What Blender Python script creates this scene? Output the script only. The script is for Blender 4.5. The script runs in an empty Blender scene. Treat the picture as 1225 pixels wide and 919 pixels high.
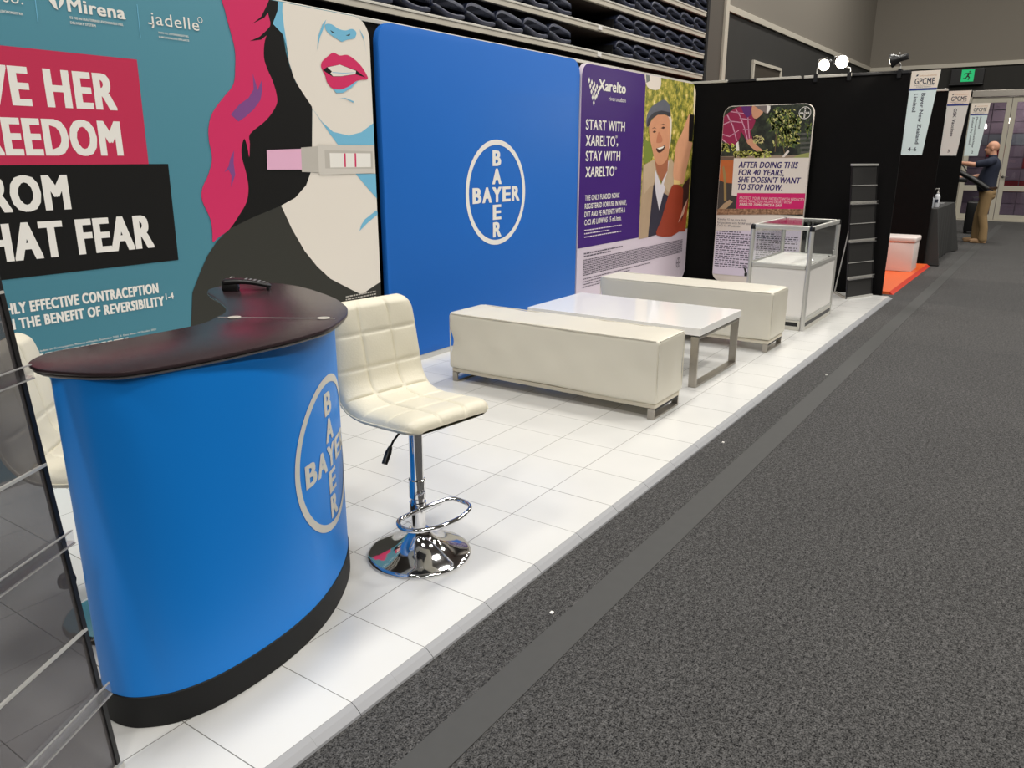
import bpy, bmesh, math, random
from mathutils import Vector, Matrix
from mathutils.geometry import tessellate_polygon
random.seed(7)
SC = bpy.context.scene
COL = SC.collection

# ------------------------------------------------------------------ camera
IMW, IMH, FOC = 1225.0, 919.0, 940.737
YAW, PITCH, ROLL = 0.600191253, 0.281539249, 0.00114444
CAMZ = 1.45
_cy, _sy, _cp, _sp = math.cos(YAW), math.sin(YAW), math.cos(PITCH), math.sin(PITCH)
FWD = Vector((_cy * _cp, _sy * _cp, -_sp))
_r0 = Vector((_sy, -_cy, 0)); _u0 = _r0.cross(FWD)
RIGHT = _r0 * math.cos(ROLL) + _u0 * math.sin(ROLL)
UP = _u0 * math.cos(ROLL) - _r0 * math.sin(ROLL)
CAM = Vector((0, 0, CAMZ))
cd = bpy.data.cameras.new('camera'); cd.sensor_width = 36.0; cd.lens = FOC / IMW * 36.0
cd.clip_start = 0.05; cd.clip_end = 200
co = bpy.data.objects.new('camera', cd); COL.objects.link(co)
co.matrix_world = Matrix(((RIGHT.x, UP.x, -FWD.x, 0), (RIGHT.y, UP.y, -FWD.y, 0), (RIGHT.z, UP.z, -FWD.z, CAMZ), (0, 0, 0, 1)))
SC.camera = co

# ------------------------------------------------------------------ view, world, lights
SC.view_settings.view_transform = 'Standard'
SC.view_settings.look = 'None'
SC.view_settings.gamma = 1.0
SC.view_settings.use_curve_mapping = False
SC.view_settings.exposure = 0.0
try:
    SC.cycles.use_denoising = True
    SC.cycles.max_bounces = 8
    SC.cycles.transparent_max_bounces = 16
    SC.cycles.caustics_reflective = False
    SC.cycles.caustics_refractive = False
    SC.cycles.sample_clamp_indirect = 6.0
except Exception:
    pass
wd = bpy.data.worlds.new('hall_air'); SC.world = wd; wd.use_nodes = True
wd.node_tree.nodes['Background'].inputs[0].default_value = (1.0, 0.98, 0.95, 1)
wd.node_tree.nodes['Background'].inputs[1].default_value = 0.10

LAMP_W = 182.0
def area(name, loc, sx, sy, power, rot=(0, 0, 0), col=(1.0, 0.965, 0.91)):
    l = bpy.data.lights.new(name, 'AREA'); l.shape = 'RECTANGLE'; l.size = sx; l.size_y = sy
    l.energy = power; l.color = col
    o = bpy.data.objects.new(name, l); COL.objects.link(o); o.location = loc; o.rotation_euler = rot
    return o
for lx in (-3.5, 1.5, 6.5, 11.5, 16.5):
    for ly in (-6.4, -2.0, 2.3):
        area('high_bay_light', (lx, ly, 7.6), 1.3, 0.7, LAMP_W)

# ------------------------------------------------------------------ pixel rays onto real planes
def ray(x, y):
    return FWD + RIGHT * ((x - IMW / 2) / FOC) - UP * ((y - IMH / 2) / FOC)
def on_y(x, y, Y):
    d = ray(x, y); return CAM + d * (Y / d.y)
def on_x(x, y, X):
    d = ray(x, y); return CAM + d * (X / d.x)
def on_z(x, y, Z):
    d = ray(x, y); return CAM + d * ((Z - CAMZ) / d.z)

# ------------------------------------------------------------------ materials
def lin(c):
    c = c / 255.0
    return c / 12.92 if c <= 0.04045 else ((c + 0.055) / 1.055) ** 2.4
def rgb(r, g, b):
    return (lin(r), lin(g), lin(b), 1.0)
MATS = {}
def mat(name, col, rough=0.5, metal=0.0, vary=0.0, vscale=6.0, bump=0.0, bscale=60.0, spec=0.5, emit=None, estr=0.0, coat=0.0):
    if name in MATS: return MATS[name]
    m = bpy.data.materials.new(name); m.use_nodes = True; nt = m.node_tree
    b = nt.nodes['Principled BSDF']; c = rgb(*col)
    b.inputs['Base Color'].default_value = c
    b.inputs['Roughness'].default_value = rough
    b.inputs['Metallic'].default_value = metal
    b.inputs['Specular IOR Level'].default_value = spec
    if coat:
        b.inputs['Coat Weight'].default_value = coat; b.inputs['Coat Roughness'].default_value = 0.05
    if emit:
        b.inputs['Emission Color'].default_value = rgb(*emit); b.inputs['Emission Strength'].default_value = estr
    tc = nt.nodes.new('ShaderNodeTexCoord')
    if vary > 0:
        n = nt.nodes.new('ShaderNodeTexNoise'); n.inputs['Scale'].default_value = vscale; n.inputs['Detail'].default_value = 4
        nt.links.new(tc.outputs['Object'], n.inputs['Vector'])
        mx = nt.nodes.new('ShaderNodeMix'); mx.data_type = 'RGBA'
        mx.inputs[6].default_value = (c[0] * (1 - vary), c[1] * (1 - vary), c[2] * (1 - vary), 1)
        mx.inputs[7].default_value = (min(1, c[0] * (1 + vary)), min(1, c[1] * (1 + vary)), min(1, c[2] * (1 + vary)), 1)
        nt.links.new(n.outputs['Fac'], mx.inputs[0]); nt.links.new(mx.outputs[2], b.inputs['Base Color'])
    if bump > 0:
        n2 = nt.nodes.new('ShaderNodeTexNoise'); n2.inputs['Scale'].default_value = bscale; n2.inputs['Detail'].default_value = 3
        nt.links.new(tc.outputs['Object'], n2.inputs['Vector'])
        bp = nt.nodes.new('ShaderNodeBump'); bp.inputs['Strength'].default_value = bump; bp.inputs['Distance'].default_value = 0.01
        nt.links.new(n2.outputs['Fac'], bp.inputs['Height']); nt.links.new(bp.outputs['Normal'], b.inputs['Normal'])
    MATS[name] = m
    return m

def glass_mat(name, tint, refl=1.0, rough=0.02):
    m = bpy.data.materials.new(name); m.use_nodes = True; nt = m.node_tree
    out = nt.nodes['Material Output']; nt.nodes.remove(nt.nodes['Principled BSDF'])
    t = nt.nodes.new('ShaderNodeBsdfTransparent'); t.inputs[0].default_value = tint
    g = nt.nodes.new('ShaderNodeBsdfGlossy'); g.inputs['Roughness'].default_value = rough
    f = nt.nodes.new('ShaderNodeFresnel'); f.inputs[0].default_value = 1.45
    ge = nt.nodes.new('ShaderNodeNewGeometry'); fr = nt.nodes.new('ShaderNodeMapRange'); fr.inputs[3].default_value = 1.45; fr.inputs[4].default_value = 1 / 1.45
    nt.links.new(ge.outputs['Backfacing'], fr.inputs[0]); nt.links.new(fr.outputs[0], f.inputs[0])
    mu = nt.nodes.new('ShaderNodeMath'); mu.operation = 'MULTIPLY'; mu.inputs[1].default_value = refl
    mx = nt.nodes.new('ShaderNodeMixShader')
    nt.links.new(f.outputs[0], mu.inputs[0]); nt.links.new(mu.outputs[0], mx.inputs[0])
    nt.links.new(t.outputs[0], mx.inputs[1]); nt.links.new(g.outputs[0], mx.inputs[2]); nt.links.new(mx.outputs[0], out.inputs[0])
    MATS[name] = m
    return m

def smoke_mesh_mat(name, col, fac):
    m = bpy.data.materials.new(name); m.use_nodes = True; nt = m.node_tree
    out = nt.nodes['Material Output']; b = nt.nodes['Principled BSDF']
    b.inputs['Base Color'].default_value = rgb(*col); b.inputs['Roughness'].default_value = 0.35
    tc = nt.nodes.new('ShaderNodeTexCoord'); n = nt.nodes.new('ShaderNodeTexNoise'); n.inputs['Scale'].default_value = 9; n.inputs['Detail'].default_value = 5
    nt.links.new(tc.outputs['Object'], n.inputs['Vector'])
    mr = nt.nodes.new('ShaderNodeMapRange'); mr.inputs[3].default_value = fac - 0.05; mr.inputs[4].default_value = fac + 0.05
    nt.links.new(n.outputs['Fac'], mr.inputs[0])
    t = nt.nodes.new('ShaderNodeBsdfTransparent'); t.inputs[0].default_value = (0.8, 0.8, 0.82, 1)
    mx = nt.nodes.new('ShaderNodeMixShader')
    nt.links.new(mr.outputs[0], mx.inputs[0]); nt.links.new(t.outputs[0], mx.inputs[1]); nt.links.new(b.outputs[0], mx.inputs[2])
    nt.links.new(mx.outputs[0], out.inputs[0]); MATS[name] = m
    return m

def tile_mat():
    m = bpy.data.materials.new('white_floor_tiles'); m.use_nodes = True; nt = m.node_tree; L = nt.links
    b = nt.nodes['Principled BSDF']; b.inputs['Roughness'].default_value = 0.22; b.inputs['Specular IOR Level'].default_value = 0.5
    tc = nt.nodes.new('ShaderNodeTexCoord'); sp = nt.nodes.new('ShaderNodeSeparateXYZ'); L.new(tc.outputs['Object'], sp.inputs[0])
    def M(op, a, bb=None):
        n = nt.nodes.new('ShaderNodeMath'); n.operation = op
        for i, v in enumerate((a, bb)):
            if v is None: continue
            if hasattr(v, 'links'): L.new(v, n.inputs[i])
            else: n.inputs[i].default_value = v
        return n.outputs[0]
    def edge(o, off):
        f = M('FRACT', M('DIVIDE', M('SUBTRACT', o, off), 0.303))
        d = M('MINIMUM', f, M('SUBTRACT', 1.0, f))
        return d
    dx = edge(sp.outputs[0], 0.033 - 3.03); dy = edge(sp.outputs[1], 1.377 - 3.03)
    n = nt.nodes.new('ShaderNodeTexNoise'); n.inputs['Scale'].default_value = 1.7; L.new(tc.outputs['Object'], n.inputs['Vector'])
    wdt = M('ADD', M('MULTIPLY', n.outputs['Fac'], 0.006), 0.0015)
    lx = M('LESS_THAN', dx, wdt); ly = M('LESS_THAN', dy, 0.0045)
    ln = M('MAXIMUM', lx, ly)
    n2 = nt.nodes.new('ShaderNodeTexNoise'); n2.inputs['Scale'].default_value = 3.0; n2.inputs['Detail'].default_value = 5; L.new(tc.outputs['Object'], n2.inputs['Vector'])
    c1 = nt.nodes.new('ShaderNodeMix'); c1.data_type = 'RGBA'; c1.inputs[6].default_value = rgb(211, 211, 208); c1.inputs[7].default_value = rgb(223, 222, 218)
    L.new(n2.outputs['Fac'], c1.inputs[0])
    c2 = nt.nodes.new('ShaderNodeMix'); c2.data_type = 'RGBA'; c2.inputs[7].default_value = rgb(120, 118, 112)
    L.new(ln, c2.inputs[0]); L.new(c1.outputs[2], c2.inputs[6]); L.new(c2.outputs[2], b.inputs['Base Color'])
    mr = nt.nodes.new('ShaderNodeMapRange'); mr.inputs[3].default_value = 0.14; mr.inputs[4].default_value = 0.30
    L.new(n2.outputs['Fac'], mr.inputs[0]); L.new(mr.outputs[0], b.inputs['Roughness'])
    return m

def carpet_mat():
    m = bpy.data.materials.new('charcoal_carpet'); m.use_nodes = True; nt = m.node_tree; L = nt.links
    b = nt.nodes['Principled BSDF']; b.inputs['Roughness'].default_value = 0.95; b.inputs['Specular IOR Level'].default_value = 0.1; b.inputs['Sheen Weight'].default_value = 0.06; b.inputs['Sheen Roughness'].default_value = 0.5
    tc = nt.nodes.new('ShaderNodeTexCoord')
    n = nt.nodes.new('ShaderNodeTexNoise'); n.inputs['Scale'].default_value = 210; n.inputs['Detail'].default_value = 3; L.new(tc.outputs['Object'], n.inputs['Vector'])
    nm = nt.nodes.new('ShaderNodeTexNoise'); nm.inputs['Scale'].default_value = 75; nm.inputs['Detail'].default_value = 4; nm.inputs['Roughness'].default_value = 0.7; L.new(tc.outputs['Object'], nm.inputs['Vector'])
    av = nt.nodes.new('ShaderNodeMix'); av.data_type = 'FLOAT'; av.inputs[0].default_value = 0.45; L.new(n.outputs['Fac'], av.inputs[2]); L.new(nm.outputs['Fac'], av.inputs[3])
    cr = nt.nodes.new('ShaderNodeValToRGB'); L.new(av.outputs[0], cr.inputs[0])
    cr.color_ramp.elements[0].position = 0.40; cr.color_ramp.elements[0].color = rgb(17, 17, 18)
    cr.color_ramp.elements[1].position = 0.62; cr.color_ramp.elements[1].color = rgb(104, 103, 102)
    bk = nt.nodes.new('ShaderNodeTexBrick'); bk.inputs['Scale'].default_value = 1.0
    bk.inputs['Color1'].default_value = (0.86, 0.86, 0.86, 1); bk.inputs['Color2'].default_value = (1.08, 1.07, 1.06, 1); bk.inputs['Mortar'].default_value = (0.78, 0.78, 0.78, 1)
    bk.inputs['Mortar Size'].default_value = 0.006; bk.inputs['Brick Width'].default_value = 2.1; bk.inputs['Row Height'].default_value = 3.3
    mp = nt.nodes.new('ShaderNodeMapping'); mp.inputs['Location'].default_value = (0.4, 1.95, 0); L.new(tc.outputs['Object'], mp.inputs[0]); L.new(mp.outputs[0], bk.inputs['Vector'])
    n3 = nt.nodes.new('ShaderNodeTexNoise'); n3.inputs['Scale'].default_value = 2.2; n3.inputs['Detail'].default_value = 6; L.new(tc.outputs['Object'], n3.inputs['Vector'])
    mr = nt.nodes.new('ShaderNodeMapRange'); n4 = nt.nodes.new('ShaderNodeTexNoise'); n4.inputs['Scale'].default_value = 30; n4.inputs['Detail'].default_value = 3; n4.inputs['Roughness'].default_value = 0.7; L.new(tc.outputs['Object'], n4.inputs['Vector'])
    m4 = nt.nodes.new('ShaderNodeMapRange'); m4.inputs[1].default_value = 0.3; m4.inputs[2].default_value = 0.7; m4.inputs[3].default_value = 0.78; m4.inputs[4].default_value = 1.24; L.new(n4.outputs['Fac'], m4.inputs[0])
    mr.inputs[3].default_value = 0.85; mr.inputs[4].default_value = 1.15; L.new(n3.outputs['Fac'], mr.inputs[0])
    mx = nt.nodes.new('ShaderNodeMix'); mx.data_type = 'RGBA'; mx.blend_type = 'MULTIPLY'; mx.inputs[0].default_value = 1
    L.new(cr.outputs[0], mx.inputs[6]); L.new(bk.outputs[0], mx.inputs[7])
    mx2 = nt.nodes.new('ShaderNodeVectorMath'); mx2.operation = 'SCALE'; L.new(mx.outputs[2], mx2.inputs[0]); mm = nt.nodes.new('ShaderNodeMath'); mm.operation = 'MULTIPLY'; L.new(mr.outputs[0], mm.inputs[0]); L.new(m4.outputs[0], mm.inputs[1]); L.new(mm.outputs[0], mx2.inputs['Scale'])
    L.new(mx2.outputs[0], b.inputs['Base Color'])
    bp = nt.nodes.new('ShaderNodeBump'); bp.inputs['Strength'].default_value = 0.15; bp.inputs['Distance'].default_value = 0.002
    L.new(n.outputs['Fac'], bp.inputs['Height']); L.new(bp.outputs[0], b.inputs['Normal'])
    return m

def foliage_mat(name, cols, scale, detail=6):
    m = bpy.data.materials.new(name); m.use_nodes = True; nt = m.node_tree; L = nt.links
    b = nt.nodes['Principled BSDF']; b.inputs['Roughness'].default_value = 0.6
    tc = nt.nodes.new('ShaderNodeTexCoord'); n = nt.nodes.new('ShaderNodeTexNoise'); n.inputs['Scale'].default_value = scale; n.inputs['Detail'].default_value = detail; n.inputs['Roughness'].default_value = 0.65
    L.new(tc.outputs['Object'], n.inputs['Vector'])
    cr = nt.nodes.new('ShaderNodeValToRGB'); L.new(n.outputs['Fac'], cr.inputs[0])
    els = cr.color_ramp.elements
    lo, hi = 0.33, 0.68
    els[0].position = lo; els[0].color = rgb(*cols[0]); els[1].position = hi; els[1].color = rgb(*cols[-1])
    for i, c in enumerate(cols[1:-1]):
        e = els.new(lo + (hi - lo) * (i + 1) / (len(cols) - 1)); e.color = rgb(*c)
    L.new(cr.outputs[0], b.inputs['Base Color']); MATS[name] = m
    return m

# ------------------------------------------------------------------ mesh builder
class MB:
    def __init__(self): self.v = []; self.f = []; self.mi = []; self.mats = []
    def slot(self, m):
        if m not in self.mats: self.mats.append(m)
        return self.mats.index(m)
    def add(self, vs, fs, m):
        k = len(self.v); i = self.slot(m)
        self.v += [tuple(p) for p in vs]
        for f in fs: self.f.append([a + k for a in f]); self.mi.append(i)
    def bm(self, bm_, m, M=None):
        bm_.verts.ensure_lookup_table(); bm_.verts.index_update()
        vs = [(M @ v.co if M else v.co.copy()) for v in bm_.verts]
        fs = [[v.index for v in f.verts] for f in bm_.faces]
        self.add(vs, fs, m); bm_.free()
    def box(self, lo, hi, m, bev=0.0, seg=2, M=None):
        b = bmesh.new(); bmesh.ops.create_cube(b, size=1)
        lo = Vector(lo); hi = Vector(hi); c = (lo + hi) / 2; s = hi - lo
        for v in b.verts: v.co = Vector((v.co.x * s.x, v.co.y * s.y, v.co.z * s.z)) + c
        if bev > 0:
            bmesh.ops.bevel(b, geom=list(b.edges), offset=bev, segments=seg, profile=0.5, affect='EDGES')
        self.bm(b, m, M)
    def prism(self, poly, z0, z1, m, axis='z', bev=0.0, seg=2):
        b = bmesh.new()
        def P(p, h):
            if axis == 'z': return (p[0], p[1], h)
            if axis == 'y': return (p[0], h, p[1])
            return (h, p[0], p[1])
        bot = [b.verts.new(P(p, z0)) for p in poly]; top = [b.verts.new(P(p, z1)) for p in poly]
        n = len(poly); b.faces.new(bot); b.faces.new(top)
        for i in range(n): b.faces.new((bot[i], bot[(i + 1) % n], top[(i + 1) % n], top[i]))
        bmesh.ops.recalc_face_normals(b, faces=list(b.faces))
        if bev > 0:
            es = [e for e in b.edges if (e.verts[0] in bot) == (e.verts[1] in bot)]
            bmesh.ops.bevel(b, geom=es, offset=bev, segments=seg, profile=0.5, affect='EDGES')
        self.bm(b, m)
    def tube(self, path, r, m, n=12, closed=False, caps=True, flat=None):
        P = [Vector(p) for p in path]; N = len(P); rings = []
        rr = r if isinstance(r, (list, tuple)) else [r] * N
        prev = None
        for i in range(N):
            if closed: t = (P[(i + 1) % N] - P[i - 1])
            else: t = P[min(i + 1, N - 1)] - P[max(i - 1, 0)]
            t = t.normalized()
            if prev is None:
                a = Vector((0, 0, 1)) if abs(t.z) < 0.9 else Vector((1, 0, 0))
                u = t.cross(a).normalized()
            else:
                u = (prev - t * prev.dot(t)).normalized()
            prev = u; w = t.cross(u)
            ring = []
            for k in range(n):
                an = 2 * math.pi * k / n
                ring.append(P[i] + (u * math.cos(an) + w * math.sin(an) * (flat or 1)) * rr[i])
            rings.append(ring)
        vs = [p for rg in rings for p in rg]; fs = []
        for i in range(N if closed else N - 1):
            j = (i + 1) % N
            for k in range(n):
                k2 = (k + 1) % n; fs.append([i * n + k, i * n + k2, j * n + k2, j * n + k])
        if not closed and caps:
            fs.append(list(range(n))[::-1]); fs.append([(N - 1) * n + k for k in range(n)])
        self.add(vs, fs, m)
    def lathe(self, prof, c, m, n=32, M=None):
        vs = []; fs = []
        for (r, z) in prof:
            for k in range(n):
                a = 2 * math.pi * k / n; p = Vector((r * math.cos(a), r * math.sin(a), z))
                p = (M @ p) if M else p
                vs.append(p + Vector(c))
        for i in range(len(prof) - 1):
            for k in range(n):
                k2 = (k + 1) % n; fs.append([i * n + k, i * n + k2, (i + 1) * n + k2, (i + 1) * n + k])
        fs.append(list(range(n))[::-1]); fs.append([(len(prof) - 1) * n + k for k in range(n)])
        self.add(vs, fs, m)
    def bar(self, a, b_, w, d, m, up=(0, 0, 1)):
        a = Vector(a); b_ = Vector(b_); t = (b_ - a).normalized(); u = Vector(up)
        s = t.cross(u)
        if s.length < 1e-4: s = t.cross(Vector((0, 1, 0)))
        s.normalize(); u = s.cross(t).normalized()
        vs = []
        for p in (a, b_):
            for (i, j) in ((-1, -1), (1, -1), (1, 1), (-1, 1)): vs.append(p + s * (i * w / 2) + u * (j * d / 2))
        self.add(vs, [[3, 2, 1, 0], [4, 5, 6, 7], [0, 1, 5, 4], [1, 2, 6, 5], [2, 3, 7, 6], [3, 0, 4, 7]], m)
    def grid(self, fn, nu, nv, m, wrapu=False):
        vs = [fn(i / (nu if wrapu else nu - 1), j / (nv - 1)) for j in range(nv) for i in range(nu)]
        fs = []
        for j in range(nv - 1):
            for i in range(nu if wrapu else nu - 1):
                i2 = (i + 1) % nu; fs.append([j * nu + i, j * nu + i2, (j + 1) * nu + i2, (j + 1) * nu + i])
        self.add(vs, fs, m)
    def build(self, name, parent=None, smooth=None, loc=None, label=None, fix=True):
        me = bpy.data.meshes.new(name); me.from_pydata([tuple(p) for p in self.v], [], self.f)
        for m in self.mats: me.materials.append(m)
        for p, i in zip(me.polygons, self.mi): p.material_index = i
        if fix:
            b = bmesh.new(); b.from_mesh(me); bmesh.ops.recalc_face_normals(b, faces=list(b.faces)); b.to_mesh(me); b.free()
        o = bpy.data.objects.new(name, me); COL.objects.link(o)
        if smooth is not None:
            for p in me.polygons: p.use_smooth = True
            try: me.set_sharp_from_angle(angle=math.radians(smooth))
            except Exception: pass
        if parent is not None: o.parent = parent
        if loc is not None: o.location = loc
        if label: o['label'] = label
        me.update()
        return o

def tag(o, label, cat, group=None, kind=None):
    o['label'] = label; o['category'] = cat
    if group: o['group'] = group
    if kind: o['kind'] = kind
    return o
def thing(name, label, cat, loc=(0, 0, 0), rz=0.0, group=None):
    o = bpy.data.objects.new(name, None); COL.objects.link(o); o.empty_display_size = 0.1
    o.location = loc; o.rotation_euler = (0, 0, rz)
    return tag(o, label, cat, group)
def struct(mb, name, smooth=None):
    o = mb.build(name, smooth=smooth); o['kind'] = 'structure'; return o
def copy_tree(o, parent=None):
    c = o.copy(); COL.objects.link(c)
    if parent is not None: c.parent = parent
    for ch in list(o.children): copy_tree(ch, c)
    return c

def spline(P, n=8, closed=False):
    P = [Vector(p) for p in P]
    if closed: Q = [P[-1]] + P + [P[0], P[1]]
    else: Q = [P[0] * 2 - P[1]] + P + [P[-1] * 2 - P[-2]]
    out = []
    for i in range(1, len(Q) - 2):
        a, b, c, d = Q[i - 1:i + 3]
        for k in range(n):
            t = k / n
            out.append(0.5 * ((2 * b) + (c - a) * t + (2 * a - 5 * b + 4 * c - d) * t * t + (3 * b - a - 3 * c + d) * t ** 3))
    if not closed: out.append(P[-1])
    return out

def rrect(x0, x1, z0, z1, r, rb=None, n=8):
    rb = r if rb is None else rb; pts = []
    for (cx, cz, a0, rr) in ((x1 - rb, z0 + rb, -90, rb), (x1 - r, z1 - r, 0, r), (x0 + r, z1 - r, 90, r), (x0 + rb, z0 + rb, 180, rb)):
        if rr < 1e-5: pts.append((cx, cz)); continue
        for k in range(n + 1):
            a = math.radians(a0 + 90 * k / n); pts.append((cx + rr * math.cos(a), cz + rr * math.sin(a)))
    return pts
def clip_poly(P, C):
    out = [Vector((p[0], p[1])) for p in P]
    n = len(C)
    for i in range(n):
        a = Vector(C[i][:2]); b = Vector(C[(i + 1) % n][:2]); e = b - a
        if e.length < 1e-9: continue
        inp = out; out = []
        def side(p): return e.x * (p.y - a.y) - e.y * (p.x - a.x)
        for j in range(len(inp)):
            p, q = inp[j - 1], inp[j]; sp_, sq = side(p), side(q)
            if (sp_ >= 0) != (sq >= 0): out.append(p + (q - p) * (sp_ / (sp_ - sq)))
            if sq >= 0: out.append(q)
        if len(out) < 3: return []
    return out

# ------------------------------------------------------------------ lettering (built-in vector font turned into mesh outlines)
_TC = {}
def text_shape(s, bold=0.0, shear=0.0):
    key = (s, bold, shear)
    if key in _TC: return _TC[key]
    c = bpy.data.curves.new('lettering', 'FONT'); c.body = s; c.space_character = 1.12 if bold < -0.5 else 1.07; c.offset = 0.0; c.shear = shear; c.resolution_u = 3
    o = bpy.data.objects.new('lettering', c); COL.objects.link(o)
    dg = bpy.context.evaluated_depsgraph_get(); dg.update()
    me = bpy.data.meshes.new_from_object(o.evaluated_get(dg))
    vs = [(v.co.x, v.co.y) for v in me.vertices]; fs = [list(p.vertices) for p in me.polygons]
    bpy.data.objects.remove(o); bpy.data.curves.remove(c); bpy.data.meshes.remove(me)
    _TC[key] = (vs, fs); return vs, fs
def text_extent(s, bold=0.0, shear=0.0):
    vs, _ = text_shape(s, bold, shear); return min(v[0] for v in vs), max(v[0] for v in vs)
CAPH = None
def cap_h(bold):
    vs, _ = text_shape('H', bold); return min(v[1] for v in vs), max(v[1] for v in vs)

class Art:
    """flat printed artwork lying on a surface; fn(u, v, layer) -> point"""
    def __init__(self, fn, clip=None): self.fn = fn; self.clip = clip; self.mb = MB(); self.layer = 1
    def poly(self, P, m, smooth=False, n=6, nolayer=False):
        P = [Vector((p[0], p[1])) for p in P]
        if smooth: P = spline(P, n, True)
        if self.clip: P = clip_poly(P, self.clip)
        Q = []
        for p in P:
            if not Q or (p - Q[-1]).length > 1e-5: Q.append(p)
        if len(Q) < 3: return
        tri = tessellate_polygon([[Vector((p.x, p.y, 0)) for p in Q]])
        self.mb.add([self.fn(p.x, p.y, self.layer) for p in Q], [list(t) for t in tri], m)
        if not nolayer: self.layer += 1
    def ring(self, cu, cv, r0, r1, m, n=64):
        vs = []; fs = []
        for k in range(n):
            a = 2 * math.pi * k / n
            vs.append(self.fn(cu + r0 * math.cos(a), cv + r0 * math.sin(a), self.layer)); vs.append(self.fn(cu + r1 * math.cos(a), cv + r1 * math.sin(a), self.layer))
        for k in range(n):
            j = (k + 1) % n; fs.append([2 * k, 2 * k + 1, 2 * j + 1, 2 * j])
        self.mb.add(vs, fs, m)
    def text(self, s, u0, v0, w, h, m, bold=0.02, shear=0.0, rot=0.0, sub=0):
        """string s, left end u0 baseline v0, total width w, capital height h; sub: u0/w refer to s[sub:]"""
        wt = bold * 1.1; bold = -1.0 if wt > 0.05 else 0.0
        vs, fs = text_shape(s, bold, shear)
        a, b = text_extent(s, bold, shear); lo, hi = cap_h(bold)
        if sub:
            full = b - a; sa, sb = text_extent(s[sub:], bold, shear); k = w / (sb - sa); off = b - (sb - sa)
        else:
            k = w / (b - a); off = a
        kz = h / (hi - lo); cr, sr = math.cos(rot), math.sin(rot)
        for q, (sh, sv) in enumerate(((0, 0), (-1, -1), (-1, 0), (-1, 1), (0, 1), (1, 1), (1, 0), (1, -1), (0, -1)) if wt > 0.012 else ((0, 0),)):
            pts = []
            for (x, y) in vs:
                px, py = (x - off) * k + sh * wt * (k + kz) * 0.42, (y - lo) * kz + sv * wt * kz * 0.35
                pts.append(self.fn(u0 + px * cr - py * sr, v0 + px * sr + py * cr, self.layer + 0.11 * q))
            self.mb.add(pts, fs, m)
    def dashes(self, u0, u1, v, h, m, seed=0, word=0.02):
        rd = random.Random(seed); u = u0; vs = []; fs = []
        while u < u1:
            w = word * rd.uniform(0.4, 1.6); e = min(u + w, u1)
            k = len(vs)
            for (a, b) in ((u, v), (e, v), (e, v + h), (u, v + h)): vs.append(self.fn(a, b, self.layer))
            fs.append([k, k + 1, k + 2, k + 3]); u = e + word * 0.3
        self.mb.add(vs, fs, m)
    def cross_logo(self, cu, cv, D, m, tilt=0.0):
        self.ring(cu, cv, D * 0.452, D * 0.5, m)
        h = 0.137 * D; w = 0.118 * D
        for ch, dv in zip('BAYER', (0.328, 0.157, -0.015, -0.183, -0.352)):
            ww = w * (1.12 if ch in 'AY' else 1.0)
            self.text(ch, cu - ww / 2, cv + dv * D - h / 2, ww, h, m, bold=0.055)
        for ch, du in zip('BAER', (-0.325, -0.165, 0.165, 0.325)):
            ww = w * (1.12 if ch in 'AY' else 1.0)
            self.text(ch, cu + du * D - ww / 2, cv - 0.015 * D - h / 2, ww, h, m, bold=0.055)
    def build(self, name, parent): return self.mb.build(name, parent, fix=False)

# ================================================================== COMMON MATERIALS
M_TILE = tile_mat(); M_CARPET = carpet_mat()
M_BLACKCLOTH = mat('black_drape_cloth', (14, 13, 13), 0.95, spec=0.15, vary=0.25, vscale=14)
M_ALU = mat('anodised_aluminium', (204, 203, 198), 0.38, 0.45)
M_ALUP = mat('pale_aluminium', (205, 202, 192), 0.45, 0.3)
M_CHROME = mat('polished_chrome', (225, 225, 228), 0.07, 1.0)
M_STEEL = mat('brushed_steel', (178, 172, 163), 0.32, 0.9, vary=0.06, vscale=90)
M_LEATHER = mat('cream_leatherette', (216, 210, 190), 0.42, vary=0.03, vscale=9, bump=0.10, bscale=160)
M_BENCH = mat('ivory_vinyl', (215, 210, 195), 0.45, vary=0.03, vscale=5, bump=0.25, bscale=7)
M_BLACK = mat('black_plastic', (18, 18, 19), 0.4)
M_BLACKM = mat('matt_black', (30, 30, 31), 0.6)
M_WHITEG = mat('white_gloss', (242, 241, 238), 0.10, coat=0.15)
M_WHITEP = mat('white_laminate', (232, 229, 224), 0.4)
M_GLASS = glass_mat('clear_glass', (0.975, 0.985, 0.98, 1), 1.0)
M_DOORGLASS = glass_mat('door_glass', (0.86, 0.85, 0.88, 1), 1.0)
M_ACRYL = glass_mat('clear_acrylic', (0.93, 0.93, 0.94, 1), 1.2, 0.1)
M_WHITE = mat('print_white', (232, 229, 222), 0.5, spec=0.2)
M_BLUE = mat('print_blue', (30, 102, 188), 0.55, spec=0.2, vary=0.02, vscale=2)
M_PRINTBLACK = mat('print_black', (17, 17, 16), 0.6, spec=0.2)

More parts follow.
